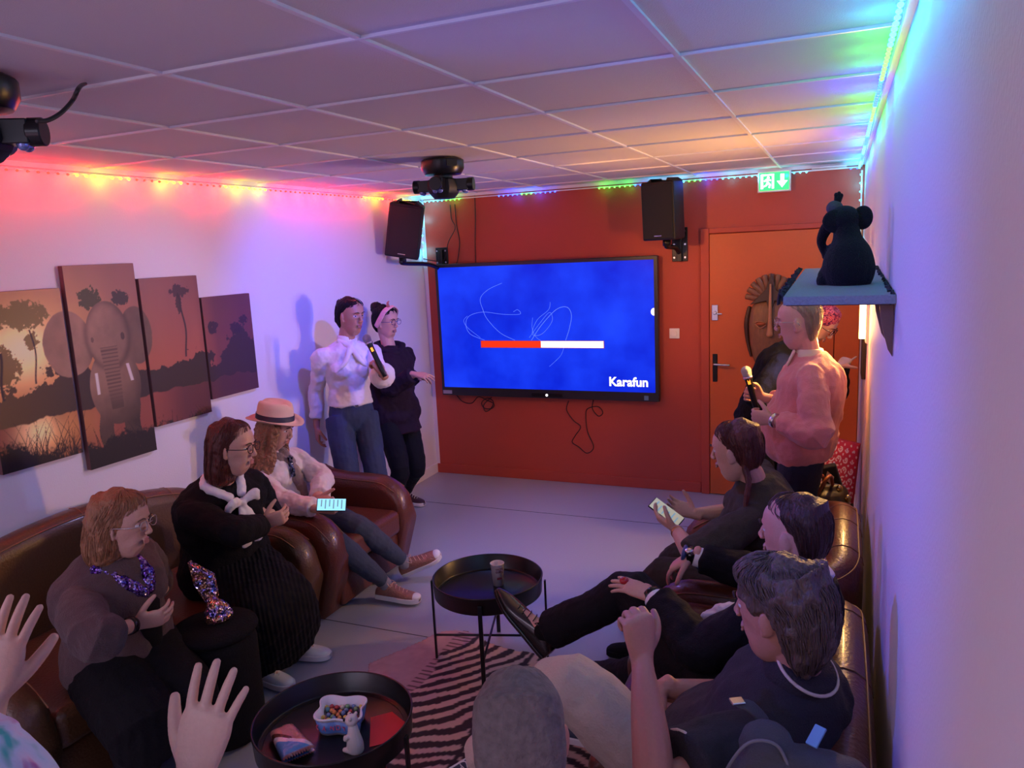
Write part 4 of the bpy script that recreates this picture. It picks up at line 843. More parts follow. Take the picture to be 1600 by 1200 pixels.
def build_body(f, sleeve='long', ears=True, bare_legs=False, thin=.80):
    b = B(); s = f.s; h = f.hs; m = hframe(f)
    H_ = lambda x, y, z: m @ V((x*h, y*h, z*h))
    # trunk and limbs (slimmer where cloth covers them)
    tp = torso_pts(f, -.016, -.13, 1.0); loft(b, [p for p, r in tp], [r for p, r in tp], side=f.bl, n=20, sub=3)
    nb = H_(0, -.030, -.055); loft(b, [f.neck-f.bu*.05, f.neck+(nb-f.neck)*.3, nb, H_(0, -.03, 0)], [(.066*s, .060*s), (.056*s, .055*s), (.054*s, .056*s), (.05*s, .05*s)], side=f.bl, n=16)
    # head
    loft(b, [H_(0, (yf+yb)/2, z) for z, w, yf, yb in HS], [(w*h, (yf-yb)/2*h) for z, w, yf, yb in HS], side=f.hx, n=32, sub=3, cap=0, ex=2.25)
    loft(b, [H_(0, .080, .018), H_(0, .090, .0), H_(0, .0985, -.022), H_(0, .1020, -.032), H_(0, .091, -.039)], [.0080*h, .0075*h, .0080*h, .0088*h, .0085*h], n=12)
    for sx_ in (-1, 1):
        ell(b, H_(sx_*.0105, .0925, -.036), (.0078*h,)*3, seg=10)
        if ears:
            rot = (m.to_3x3() @ Matrix.Rotation(sx_*R(-22), 3, 'Z') @ Matrix.Rotation(R(-10), 3, 'X')); ell(b, H_(sx_*.077, -.010, -.010), (.0075*h, .0185*h, .031*h), rot, seg=14); ell(b, H_(sx_*.074, -.004, -.034), (.008*h, .010*h, .012*h), rot, seg=10)
    loft(b, [H_(-.017, .081, -.0635), H_(0, .0855, -.0615), H_(.017, .081, -.0635)], [.004*h, .0058*h, .004*h], n=8); loft(b, [H_(-.015, .081, -.074), H_(0, .0845, -.0755), H_(.015, .081, -.074)], [.0045*h, .0062*h, .0045*h], n=8)
    for k in ('L', 'R'):
        if k in f.wr:
            A, E, Wt = f.sh[k], f.el[k], f.wr[k]; t1 = thin if sleeve != 'none' else 1; t2 = thin if sleeve == 'long' else 1
            loft(b, [f.neck-f.bu*.06+(A-f.neck)*.4, A, A.lerp(E, .35), A.lerp(E, .75), E, E.lerp(Wt, .25), E.lerp(Wt, .65), Wt], [.045*s*t1, .050*s*t1, .048*s*t1, .043*s*t1, .040*s*max(t1, t2), .043*s*t2, .035*s*t2, (.027*s, .021*s)], n=14, sub=3)
            hd = f.hand[k] or {}; d = V(hd.get('d', Wt-E)); n_ = V(hd.get('n', -f.bf)); sgn = hd.get('th', 1)
            hand_mesh(b, Wt, d, n_, sgn, s*hd.get('size', 1), hd.get('curl', (.25, .3, .33, .36)), hd.get('spread', .05), hd.get('thumb', .25), hd.get('tcurl', .3))
        if k in f.an:
            Hh, K, A = f.hip[k], f.kn[k], f.an[k]; tt = 1 if bare_legs else .85
            loft(b, [Hh, Hh.lerp(K, .5), K, K.lerp(A, .3), K.lerp(A, .75), A], [.080*s*tt, .068*s*tt, .052*s*tt, .052*s*tt, .036*s, .033*s], n=14, sub=3)
            td = f.toe[k]; U_ = f.fup[k]; loft(b, [A-U_*.02, A+td*.05-U_*.035, A+td*.12-U_*.055], [.030*s, .030*s, .022*s], n=12)
    me = remesh(b, f.vox, 2, .5)
    # face modelling and lip colour in head space
    n = len(me.vertices); co_ = np.empty(n*3, np.float32); me.vertices.foreach_get('co', co_); co_ = co_.reshape(-1, 3); mi = np.array(m.inverted()); q = (co_ @ mi[:3, :3].T+mi[:3, 3])/h
    dx = np.zeros_like(q)
    def g(c, sg): return np.exp(-(((q[:, 0]-c[0])/sg[0])**2+((q[:, 1]-c[1])/sg[1])**2+((q[:, 2]-c[2])/sg[2])**2))
    for sx_ in (-1, 1):
        dx[:, 1] -= .0105*g((sx_*.031, .088, .004), (.017, .03, .012)); dx[:, 1] += .0045*g((sx_*.030, .09, .024), (.022, .03, .007))
        dx[:, 1] += .0035*g((sx_*.040, .075, -.032), (.018, .03, .016)); dx[:, 0] -= sx_*.006*g((sx_*.062, .05, -.055), (.02, .03, .025))
    dx[:, 1] += .005*g((0, .085, -.100), (.018, .03, .012)); dx[:, 1] -= .004*g((0, .092, -.0885), (.02, .03, .006)); dx[:, 1] -= .0035*g((0, .095, -.0690), (.020, .03, .003))
    hm = (np.abs(q).max(1) < .16)[:, None]; q2 = (q+dx*hm)*h; ma = np.array(m); co2 = q2 @ ma[:3, :3].T+ma[:3, 3]; co_ = np.where(hm, co2, co_); me.vertices.foreach_set('co', co_.astype(np.float32).ravel())
    nf = len(me.polygons); fc = np.empty(nf*3, np.float32); me.polygons.foreach_get('center', fc); fc = (fc.reshape(-1, 3) @ mi[:3, :3].T+mi[:3, 3])/h
    mi_ = np.zeros(nf, np.int32); lip = (np.abs(fc[:, 0]) < .021-.25*np.abs(fc[:, 2]+.069)) & (fc[:, 2] < -.0575) & (fc[:, 2] > -.0815) & (fc[:, 1] > .083); mi_[lip] = 1
    me.polygons.foreach_set('material_index', mi_); me.update()
    f.body = link('body', me, [f.skin, f.lip], f.root); return f
def eyes(f, brow=(.03, .018, .012), look=0):
    m = hframe(f); h = f.hs; EB = mat('brow_hair', brow, .8)
    for sx_ in (-1, 1):
        b = B(); c = m @ V((sx_*.031*h, .0685*h, .003*h)); bmesh.ops.create_uvsphere(b, u_segments=20, v_segments=14, radius=.0128*h, matrix=Matrix.Translation(c))
        me = bpy.data.meshes.new('eye'); bmesh.ops.recalc_face_normals(b, faces=b.faces); b.to_mesh(me); b.free(); fwd = (f.hf+f.hx*look).normalized()
        for p in me.polygons:
            v = (V(p.center)-c).normalized(); a = v.dot(fwd); z = v.dot(f.hu)
            p.material_index = 1 if z > .30 or z < -.50 else (2 if a > .90 else 0)
        link('eye', me, [EYEW, f.skin, IRIS], f.root)
        b = B(); loft(b, [m @ V((sx_*x*h, y*h, z*h)) for x, y, z in ((.013, .094, .021), (.028, .0955, .0275), (.046, .084, .022))], [(.0035*h, .002*h), (.0035*h, .002*h), (.002*h, .0015*h)], n=8); obj('eyebrow', b, EB, f.root, smooth=True)
EYEW = mat('eye_white', (.7, .68, .66), .2); IRIS = mat('iris', (.03, .015, .01), .1)
def hair(f, slices, m_, locks=(), vox=.0045, disp=.010, dscale=.02, strands=0, sr=.0011, name='hair', ang=(0, 360), ex=2.3, yshift=0, seed=1):
    """slices (z, w, yf, yb) in head space, locks: list of (points, radii) in head space"""
    m = hframe(f); h = f.hs; b = B()
    if slices:
        loft(b, [m @ V((0, (yf+yb)/2*h, z*h)) for z, w, yf, yb in slices], [(w*h, (yf-yb)/2*h) for z, w, yf, yb in slices], side=f.hx, n=28, sub=3, cap=.35, ex=ex)
    for pts, rad in locks: loft(b, [m @ (V(p)*h) for p in pts], [((r[0]*h, r[1]*h) if isinstance(r, tuple) else r*h) for r in rad], side=f.hx, n=14, sub=3)
    o = link(name, remesh(b, vox, 2, disp=disp, dscale=dscale), m_, f.root)
    if strands and slices:
        rg = random.Random(seed); b = B(); zs = [q[0] for q in slices]; sl = crom(slices, 4)
        sl = sorted(sl, key=lambda q: -q[0])
        for k in range(strands):
            th = R(rg.uniform(*ang)); i0 = int(rg.random()**1.4*len(sl)*.75); n_ = int(rg.uniform(.25, .6)*len(sl)); pts = []; dr = rg.uniform(-.02, .02); 
            for i in range(i0, min(len(sl), i0+n_), 2):
                z, w, yf, yb = sl[i]; t2 = th+dr*(i-i0); c, d = math.sin(t2), -math.cos(t2); c_ = math.copysign(abs(c)**(2/ex), c); d_ = math.copysign(abs(d)**(2/ex), d)
                o_ = 1.0+rg.uniform(.0, .035); pts.append(m @ V((w*c_*o_*h, ((yf+yb)/2+(yf-yb)/2*d_*o_)*h, (z+rg.uniform(-.001, .001))*h)))
            if len(pts) > 2: loft(b, pts, [sr]*len(pts), n=4, sub=2, cap=0)
        obj('hair_strands', b, m_, o, smooth=True)
    return o
def glasses(f, m_, r=.022, sq=2.4):
    m = hframe(f); h = f.hs; b = B()
    for sx_ in (-1, 1):
        pts = []
        for k in range(25):
            a = 2*PI*k/24; c, d = math.cos(a), math.sin(a); pts.append(m @ V(((sx_*.033+r*1.1*math.copysign(abs(c)**(2/sq), c))*h, (.102-.004*abs(c))*h, (.001+r*.9*math.copysign(abs(d)**(2/sq), d))*h)))
        tube(b, pts, .0018*h, 6, 1); tube(b, [m @ V((sx_*x*h, y*h, z*h)) for x, y, z in ((.056, .098, .006), (.076, .07, .006), (.082, -.005, .004), (.080, -.02, -.010))], .0018*h, 6, 4)
    tube(b, [m @ V((x*h, .106*h, .006*h)) for x in (-.012, 0, .012)], .0018*h, 6, 2); return obj('glasses', b, m_, f.root, smooth=True)
def top(f, m_, e=.014, lo=-.13, hi=1.0, sleeve=1.9, sr=1.0, cuff=None, vox=.006, disp=.016, dscale=.09, collar=True, name='top', hem=None, arms='LR', smooth=3, extra=None):
    """shirt: trunk, shoulder yoke, sleeves up to `sleeve` (1 = elbow, 2 = wrist)"""
    b = B(); s = f.s; tp = torso_pts(f, e, lo, hi)
    if hem: tp = [(tp[0][0]-f.bu*hem[0], (hem[1], hem[2]))]+tp
    loft(b, [p for p, r in tp], [r for p, r in tp], side=f.bl, n=24, sub=3, cap=.15)
    if f.bust:
        for sg in (-1, 1):
            c = f.pel.lerp(f.neck, .66)+f.bl*sg*.068*s+f.bf*(.062*s*f.girth); ell(b, c, ((.070+f.bust*.3)*s, (.052+f.bust)*s, (.068+f.bust*.3)*s), basis((0, 0, 0), f.bl, f.bf, f.bu).to_3x3())
    for k in ('L', 'R'):
        if k in f.wr and k in arms:
            A, E, Wt = f.sh[k], f.el[k], f.wr[k]
            seq = [(f.neck-f.bu*.062+(A-f.neck)*.38, .046), (A, .053), (A.lerp(E, .35), .050), (A.lerp(E, .75), .046)]; q = sleeve
            if q >= 1: seq.append((E, .045))
            else: seq = seq[:3]+[(A.lerp(E, q), .053)]
            if q > 1.2: seq.append((E.lerp(Wt, min(.35, q-1)), .044))
            if q > 1.5: seq.append((E.lerp(Wt, q-1), .036))
            rad = [(r*s+e*.6)*(sr if i > 1 else 1) for i, (p, r) in enumerate(seq)]
            if cuff: rad[-1] = cuff
            loft(b, [p for p, r in seq], rad, n=16, sub=3, cap=.12)
    if extra: extra(b)
    if collar: c = f.neck; loft(b, [c-f.bu*.03, c+f.bu*.012*s], [(.076*s+e*.3, .070*s+e*.3), (.066*s+e*.3, .062*s+e*.3)], side=f.bl, n=20, sub=2, cap=.1)
    return link(name, remesh(b, vox, smooth, disp=disp*1.5, dscale=dscale), m_, f.root)
def trousers(f, m_, e=.008, end=.95, hw=.060, vox=.006, disp=.014, dscale=.08, name='trousers', knee=.068, thigh=.098, top_=.2):
    b = B(); s = f.s; tp = torso_pts(f, e*.6-.004, -.13, top_); loft(b, [p for p, r in tp], [r for p, r in tp], side=f.bl, n=22, sub=3, cap=.4)
    for k in ('L', 'R'):
        if k in f.an:
            Hh, K, A = f.hip[k], f.kn[k], f.an[k]; g = .5+.5*f.girth
            loft(b, [Hh+f.bu*.03, Hh.lerp(K, .40), K, K.lerp(A, .35), K.lerp(A, end)], [thigh*.86*s*g+e, (thigh*.83)*s*g+e, knee*s*g+e, (knee-.004)*s+e, hw*s+e*.5], n=16, sub=3, cap=.15)
    return link(name, remesh(b, vox, 3, disp=disp, dscale=dscale), m_, f.root)
def shoe(f, k, style='sneaker', upper=None, solem=None, lace=None, up=None, L=.268, pitch=0):
    s = f.s; A = f.an[k]; td = f.toe[k]; U = f.fup[k]; sd = td.cross(U)
    o = A-U*(.085*s); m = basis(o, sd, td, U); L = L*s; b = B()
    prof = [(-.055, .030, .055), (-.02, .034, .085), (.03, .036, .088), (.07, .039, .070), (.11, .043, .056), (.15, .043, .048), (.185, .034, .038), (.205, .015, .022)] if style != 'oxford' else [(-.055, .028, .050), (-.02, .032, .080), (.03, .034, .080), (.07, .036, .066), (.11, .039, .052), (.15, .037, .042), (.195, .024, .032), (.228, .007, .016)]
    kx = L/.268; rings = []
    for y, w, h in crom(prof, 3):
        ring = []
        for j in range(18):
            a = 2*PI*j/18; ca, sa = math.cos(a), math.sin(a); x = w*kx*math.copysign(abs(ca)**.8, ca); z = .012+(h-.012)*max(0, sa)**.75 if sa > 0 else .012*(1+sa*.9)
            ring.append(b.verts.new(m @ V((x, y*kx, z))))
        rings.append(ring)
    for p, q in zip(rings, rings[1:]):
        for j in range(18): b.faces.new((p[j], p[(j+1) % 18], q[(j+1) % 18], q[j]))
    b.faces.new(rings[0][::-1]); b.faces.new(rings[-1])
    sh_ = obj('shoe', b, upper, f.root, smooth=True)
    b = B(); th = .024 if style != 'oxford' else .012; out = [(y, w+.005) for y, w, h in crom(prof, 3)]; pts = [m @ V((w*kx, y*kx, -.006)) for y, w in out]+[m @ V((-w*kx, y*kx, -.006)) for y, w in out[::-1]]
    poly(b, pts, U*(th+.004)); obj('sole', b, solem or upper, sh_, bevel=.004)
    if style != 'oxford':
        b = B(); ell(b, m @ V((0, .178*kx, .024)), (.036*kx, .032*kx, .020), m.to_3x3()); obj('toe_cap', b, solem, sh_, smooth=True) if style == 'cap' else b.free()
    b = B()
    for j in range(5):
        y = .035+j*.022; z = .088-.0085*j*(1.15); x = .020; tube(b, [m @ V((-x*kx, y*kx, z-.006)), m @ V((0, (y+.006)*kx, z+.005)), m @ V((x*kx, (y+.012)*kx, z-.008))], .0022, 6, 3)
    for sg in (-1, 1): tube(b, [m @ V((0, .03*kx, .092)), m @ V((sg*.025, .022*kx, .098)), m @ V((sg*.034, .045*kx, .080)), m @ V((sg*.010, .036*kx, .090))], .0018, 6, 3)
    obj('laces', b, lace or solem, sh_, smooth=True); return sh_
def band(f, k, t, r, m_, name, w=.012, th=.004):
    A, Wt = f.el[k], f.wr[k]; d = (Wt-A).normalized(); c = A.lerp(Wt, t); b = B(); loft(b, [c-d*w/2, c+d*w/2], [r+th, r+th], n=20, sub=1, cap=.2); return obj(name, b, m_, f.root, smooth=True), c, d
def mic(label, head_c, grip_c, name='microphone', ring=None, ballm=None):
    h, g = V(head_c), V(grip_c); d = (g-h).normalized(); t = empty(name, label, 'microphone', 'handheld microphones', loc=tuple(g))
    b = B(); loft(b, [h+d*.03, h+d*.06, g, g+d*.10], [.022, .018, .0165, .0145], n=18, sub=2, cap=.2); obj('handle', b, M['black'], t, smooth=True)
    b = B(); ell(b, h, (.027, .027, .027), seg=20); loft(b, [h, h+d*.034], [.027, .022], n=20, sub=1, cap=0); obj('mesh_head', b, ballm or MG, t, smooth=True)
    b = B(); loft(b, [h+d*.030, h+d*.040], [.0255, .0245], n=20, sub=1, cap=.1); obj('collar_ring', b, M['steel'], t, smooth=True)
    b = B(); side_ = d.cross(V((0, 0, 1))).normalized(); toc = (V((3.43, 0, 2))-g); toc = (toc-d*toc.dot(d)).normalized(); c = h.lerp(g, .48)+toc*.0165; box(b, (-.007, -.013, -.001), (.007, .013, .002), basis(c, d.cross(toc), d, toc)); obj('display', b, ORG, t)
    return t
MG = mat('mic_grille', (.30, .30, .30), .35, .7, bump=.9, scale=900); ORG = mat('orange_display', (.9, .3, .02), .4, emit=(1, .28, .02), estr=1.4)
def phone(label, c, x, y, scr, s=1):
    c, x = V(c), V(x).normalized(); y = V(y); y = (y-x*y.dot(x)).normalized(); z = x.cross(y); m = basis(c, x, y, z); t = empty('smartphone', label, 'phone', 'phones held by seated women', loc=tuple(c))
    obj('case', box(B(), (-.037, -.077, -.004), (.037, .077, .004), m), M['black'], t, bevel=.004)
    obj('lit_screen', box(B(), (-.034, -.073, .0038), (.034, .073, .0046), m), scr, t); b = B()
    for j in range(6): box(b, (-.028, -.055+j*.021, .0046), (.012+.012*(j % 2), -.049+j*.021, .0050), m)
    obj('screen_text', b, M['black'] if 0 else mat('screen_grey', (.1, .15, .2), .5, emit=(.10, .20, .28), estr=.8), t); return t

def body_done(f, lip=(.42, .19, .16), **k):
    f.lip = lipmat('lips', lip); return build_body(f, **k)
SK1 = skinmat('skin_tan', (.42, .20, .12)); SK2 = skinmat('skin_light', (.58, .34, .26)); SK3 = skinmat('skin_pink', (.62, .33, .26)); SK4 = skinmat('skin_pale', (.64, .42, .34)); SK5 = skinmat('skin_ruddy', (.52, .24, .17))
WHB = mat('white_blouse', (.72, .68, .66), .55, bump=.25, scale=14, sheen=.2); JEAN = mat('blue_denim', (.020, .040, .10), .75, bump=.35, scale=260, var=.35); JEAN2 = mat('grey_denim', (.035, .050, .085), .8, bump=.35, scale=220, var=.3)
HOOD = mat('plum_hoodie', (.020, .010, .022), .85, bump=.4, scale=160, spec=.2); BLK = mat('black_cloth', (.005, .005, .007), .85, bump=.4, scale=120, spec=.2); BLKT = mat('black_leggings', (.006, .007, .012), .8, bump=.3, scale=150, spec=.2)
SUIT = mat('black_suit', (.005, .005, .008), .75, bump=.3, scale=200, spec=.2); PINK = mat('pink_knit', (.66, .24, .21), .8, bump=.4, scale=220, sheen=.3); NAVY = mat('navy_trousers', (.010, .014, .032), .8, bump=.3, scale=160)
CARD = mat('taupe_cardigan', (.085, .052, .056), .9, bump=.6, scale=200, sheen=.1); OLIV = mat('olive_blouse', (.036, .031, .020), .8, bump=.3, scale=150); POLO = mat('charcoal_polo', (.022, .020, .024), .8, bump=.45, scale=240); KHAK = mat('beige_trousers', (.52, .42, .35), .75, bump=.3, scale=150, var=.08)
WSH = mat('white_shirt', (.78, .78, .82), .6, bump=.1); HBLK = mat('hair_black', (.006, .004, .004), .55, spec=.25, bump=.9, scale=120, stretch=(1, 1, .12)); HBRN = mat('hair_dark_brown', (.045, .018, .012), .42, bump=.9, scale=120, stretch=(1, 1, .12)); HRED = mat('hair_reddish_brown', (.085, .018, .012), .42, bump=.9, scale=120, stretch=(1, 1, .12))
HAUB = mat('hair_auburn', (.30, .14, .065), .45, bump=.9, scale=120, stretch=(1, 1, .12), var=.4); HCUR = mat('hair_chestnut_curls', (.30, .15, .075), .45, bump=.9, scale=60, var=.5); HGRY = mat('hair_grey_blond', (.34, .25, .16), .6, bump=.9, scale=150, stretch=(1, 1, .2), var=.3); HMID = mat('hair_greying_brown', (.105, .068, .048), .45, bump=1, scale=110, stretch=(1, 1, .15), var=.5); HGR2 = mat('hair_cropped_grey', (.17, .145, .14), .85, bump=1, scale=70, var=.5, detail=12)
FB = mat('frame_dark', (.02, .008, .012), .25); FC = mat('frame_clear', (.5, .45, .42), .2, .5)
ROSE = mat('rose_gold_sneaker', (.33, .15, .11), .35, .35, bump=.6, scale=160, var=.3); ROSL = mat('rose_lace', (.72, .42, .34), .6); WLE = mat('white_leather', (.72, .72, .72), .4); DKS = mat('maroon_sneaker', (.05, .015, .022), .5); BSH = mat('black_shoe_leather', (.016, .010, .010), .25, coat=.4); NVS = mat('blue_sneaker', (.03, .05, .09), .6)
GOLD = mat('gold_metal', (.8, .55, .2), .25, 1)

# 1 standing woman singing
f = make_fig('singer', 'standing woman in white satin blouse and blue jeans singing into a microphone', 1.0, (0.325, 4.360, 0.915), (0.330, 4.360, 1.444), (0.389, 4.360, 1.623), dirv(-14, -.05), dirv(-38), 
    {'R': ((0.080, 4.280, 0.849), (-0.114, 4.450, 1.124), dict(d=(.05, -.05, -1), n=(.6, .75, 0), curl=(.35, .4, .45, .5))), 'L': ((0.759, 4.120, 1.270), (0.729, 4.200, 1.070), dict(d=(-.45, -.15, .85), n=(-.75, .25, -.5), th=-1, curl=(1.15, 1.2, 1.2, 1.2), thumb=.1, tcurl=.8))},
    {'R': ((0.490, 4.078, 0.090), (1.6, 3, .5), dirv(-55)), 'L': ((0.528, 4.295, 0.090), (1.6, 3.4, .5), dirv(-20))}, SK1, bust=.018, girth=.93)
body_done(f, lip=(.30, .08, .08)); eyes(f, look=.2)
hair(f, [(-.10, .040, -.045, -.080), (-.05, .068, -.02, -.104), (0, .0775, .008, -.114), (.04, .0795, .045, -.114), (.07, .0765, .082, -.107), (.095, .062, .070, -.086), (.113, .038, .044, -.056), (.121, .012, .014, -.02)], HBLK, [([(0, -.10, -.01), (0, -.13, -.03), (0, -.142, -.05)], [.03, .030, .022])], disp=.003, strands=120)
top(f, WHB, e=.014, lo=.12, sleeve=1.72, disp=.018, dscale=.07, arms='R', cuff=None)
b = B(); A, E, Wt = f.sh['L'], f.el['L'], f.wr['L']; loft(b, [A, A.lerp(E, .5), E, E.lerp(Wt, .35), E.lerp(Wt, .72)], [.062, .058, .062, .072, .085], n=18); link('left_sleeve', remesh(b, .006, 3, disp=.018, dscale=.06), WHB, f.root)
b = B(); c0 = f.neck+f.bu*.01
for sg in (-1, 1): loft(b, [c0+f.bl*sg*.055+f.bf*.02, c0+f.bf*.095-f.bl*sg*.005-f.bu*.045, c0+f.bf*.118-f.bl*sg*.05-f.bu*.13, c0+f.bf*.105-f.bl*sg*.12-f.bu*.20], [.020, .021, .018, .012], n=12)
link('twisted_neckline', remesh(b, .005, 2, disp=.006, dscale=.03), WHB, f.root)
b = B(); loft(b, [f.neck-f.bu*.02, f.neck+f.bu*.045], [(.066, .062), (.058, .058)], side=f.bl, n=20, sub=1, cap=.1); link('high_collar', remesh(b, .005, 2), WHB, f.root)
trousers(f, JEAN, e=.010, end=.95, hw=.05, thigh=.100, top_=.32)
b = B(); c = f.pel+f.bu*.10+f.bf*.128; box(b, (-.012, -.004, -.009), (.012, .004, .009), basis(c, f.bl, f.bf, f.bu)); obj('belt_buckle', b, M['steel'], f.root, bevel=.002)
for k in 'LR': shoe(f, k, upper=BLK, solem=WLE)
band(f, 'L', .93, .026, BK, 'bracelet', .006, .002)
mic('microphone held to the mouth of the woman in the white blouse', (0.673, 4.100, 1.498), (0.745, 4.100, 1.347))

# 2 standing woman in hoodie
f = make_fig('hoodie', 'standing smiling woman in dark hoodie, pale headband and glasses beside the singer', .94, (0.281, 5.000, 0.793), (0.263, 5.000, 1.318), (0.257, 5.000, 1.515), dirv(-8, -.02), dirv(-25),
    {'R': ((0.602, 4.780, 1.153), (0.463, 4.750, 0.941), dict(d=(1, .1, -.15), n=(-.1, .4, -1), curl=(.25, .3, .35, .4), spread=.12)), 'L': ((0.392, 5.150, 1.062), (0.219, 5.300, 0.715), dict(d=(1, .1, -.1), n=(0, -.5, -1), th=-1))},
    {'R': ((0.273, 4.897, 0.090), (2, 3.5, .5), dirv(-45)), 'L': ((0.184, 5.203, 0.090), (2, 4, .5), dirv(-8))}, SK2, bust=.03, girth=1.15, shw=.17)
body_done(f); eyes(f)
hair(f, [(-.08, .045, -.05, -.08), (-.04, .070, -.02, -.105), (0, .081, .0, -.115), (.04, .083, .045, -.120), (.07, .078, .080, -.112), (.098, .066, .072, -.090), (.119, .040, .044, -.058), (.127, .012, .014, -.02)], HBLK, [([(0, -.07, .08), (0, -.10, .11), (0, -.12, .12)], [.05, .052, .035])], disp=.012, strands=120)
m = hframe(f); b = B(); h = f.hs; loft(b, [m @ (V(p)*h) for p in ((-.086, -.035, -.03), (-.090, .015, .035), (-.068, .050, .095), (0, .062, .122), (.068, .050, .095), (.090, .015, .035), (.086, -.035, -.03))], [(.006, .021)]*7, side=f.hx, n=12, sub=4); obj('headband', b, mat('pale_pink_band', (.72, .42, .40), .7, bump=.2, var=.3, scale=60), f.root, smooth=True)
b = B(); loft(b, [m @ (V((.03, .055, .12))*h), m @ (V((.045, .06, .15))*h), m @ (V((.04, .07, .165))*h)], [.010, .009, .004]); loft(b, [m @ (V((.03, .055, .12))*h), m @ (V((.065, .065, .135))*h)], [.009, .005]); obj('headband_knot', b, mat('coral_knot', (.5, .16, .12), .6), f.root, smooth=True)
glasses(f, mat('violet_frame', (.05, .02, .22), .25))
top(f, HOOD, e=.030, lo=-.13, sleeve=1.9, sr=1.15, disp=.025, dscale=.10, hem=(.06, .20, .165))
b = B(); c = f.neck; loft(b, [c-f.bl*.10+f.bf*.03+f.bu*.0, c-f.bf*.085+f.bu*.01-f.bl*.05, c-f.bf*.09+f.bl*.05+f.bu*.01, c+f.bl*.10+f.bf*.03], [.034, .042, .042, .034]); loft(b, [c-f.bl*.10+f.bf*.02, c+f.bf*.08-f.bl*.03-f.bu*.04, c+f.bf*.08+f.bl*.03-f.bu*.04, c+f.bl*.10+f.bf*.02], [.03, .024, .024, .03]); link('hood', remesh(b, .006, 3, disp=.012, dscale=.05), HOOD, f.root)
trousers(f, BLKT, e=.006, hw=.045, end=.9)
for k in 'LR': shoe(f, k, upper=DKS, solem=WLE, lace=WLE)

# 3 seated woman with hat
f = make_fig('hat', 'seated woman in fedora, white blouse and jeans looking at her phone', .97, (.44, 3.56, .52), (0.305, 3.520, 0.867), (0.401, 3.500, 1.046), dirv(12, -.25), dirv(-3),
    {'R': ((0.830, 3.269, 0.660), (.45, 3.1, .62), dict(d=(.8, .35, -.15), n=(.0, .5, .5), curl=(.5, .55, .6, .65), tcurl=.4)), 'L': ((0.727, 3.414, 0.670), (.6, 4.3, .7), dict(d=(.8, -.2, -.2), n=(.1, -.4, .4), th=-1, curl=(.5, .6, .6, .6)))},
    {'R': ((1.011, 3.594, 0.110), (1.384, 2.857, 0.800), dirv(5, -.03)), 'L': ((0.989, 3.847, 0.140), (1.378, 3.009, 0.850), dirv(22, .45))}, SK2, bust=.02, shw=.175)
body_done(f, lip=(.45, .16, .13)); eyes(f, look=.0)
rg = random.Random(4); lk = []
for k in range(34):
    a = rg.uniform(-2.2, 2.2)+PI*1.0; x0, y0 = math.sin(a)*.075, math.cos(a)*.085-.01; pts = []
    for j in range(7):
        w_ = rg.uniform(-.012, .012); pts.append((x0*(1+.09*j)+w_, y0*(1+.05*j)+rg.uniform(-.012, .012), .03-.048*j))
    lk.append((pts, [.016, .017, .018, .018, .017, .014, .008]))
hair(f, [(-.06, .078, -.02, -.115), (0, .082, .01, -.118), (.04, .082, .05, -.118), (.07, .078, .075, -.110), (.1, .06, .06, -.08)], HCUR, lk, disp=.016, dscale=.014, vox=.004)
m = hframe(f); h = f.hs; tl = Matrix.Rotation(R(5), 3, 'X'); HT = lambda p: m @ (tl @ (V(p)*h))
HATM = mat('cream_felt', (.70, .50, .38), .8, bump=.2, scale=200); b = B(); n_ = 48; rings = []
for sc, z, dip in ((.0, .155, 0), (.55, .158, .3), (.85, .160, .2), (.97, .150, 0), (1.03, .12, 0), (1.10, .060, 0), (1.16, .046, 0), (1.35, .046, 1), (1.66, .054, 1.4), (1.68, .052, 1.4), (1.66, .049, 1.4), (1.35, .041, 1), (1.1, .040, 0), (1.02, .050, 0)):
    ring = []
    for k in range(n_):
        a = 2*PI*k/n_; x = math.sin(a)*.086*sc; y = -.012+math.cos(a)*.104*sc; zz = z
        if sc < 1: zz -= .022*math.exp(-(x/.022)**2)*(1 if y > -.06 else .5); y *= 1; x *= (1-.16*max(0, y)/.1)
        if sc > 1.3: zz -= .010*dip*abs(math.cos(a))-.012*dip*abs(math.sin(a))
        ring.append(b.verts.new(HT((x, y, zz))))
    rings.append(ring)
for p, q in zip(rings, rings[1:]):
    for k in range(n_): b.faces.new((p[k], p[(k+1) % n_], q[(k+1) % n_], q[k]))
bmesh.ops.remove_doubles(b, verts=b.verts, dist=1e-5); hat = obj('fedora', b, HATM, f.root, smooth=True)
b = B(); rings = []
for sc, z in ((1.125, .054), (1.105, .085), (1.085, .085), (1.105, .054)): rings.append([b.verts.new(HT((math.sin(2*PI*k/n_)*.086*sc, -.012+math.cos(2*PI*k/n_)*.104*sc, z))) for k in range(n_)])
for p, q in zip(rings, rings[1:]):
    for k in range(n_): b.faces.new((p[k], p[(k+1) % n_], q[(k+1) % n_], q[k]))
obj('hat_band', b, mat('navy_ribbon', (.012, .014, .035), .5), hat, smooth=True)
top(f, WHB, e=.020, lo=-.05, sleeve=1.85, sr=1.12, disp=.022, dscale=.07)
b = B(); c = f.neck+f.bf*.05; loft(b, [c-f.bl*.05, c+f.bf*.03-f.bu*.06, c+f.bf*.055-f.bu*.18+f.bl*.02, c+f.bf*.07-f.bu*.30], [.030, .036, .038, .026]); loft(b, [c+f.bl*.05, c+f.bf*.03-f.bu*.05+f.bl*.04, c+f.bf*.05-f.bu*.2+f.bl*.05], [.03, .034, .03]); link('grey_scarf', remesh(b, .006, 2, disp=.02, dscale=.04), mat('taupe_scarf', (.25, .19, .17), .9, bump=.5, scale=120, sheen=.3), f.root)
b = B(); c = f.neck+f.bf*.135-f.bu*.10; 
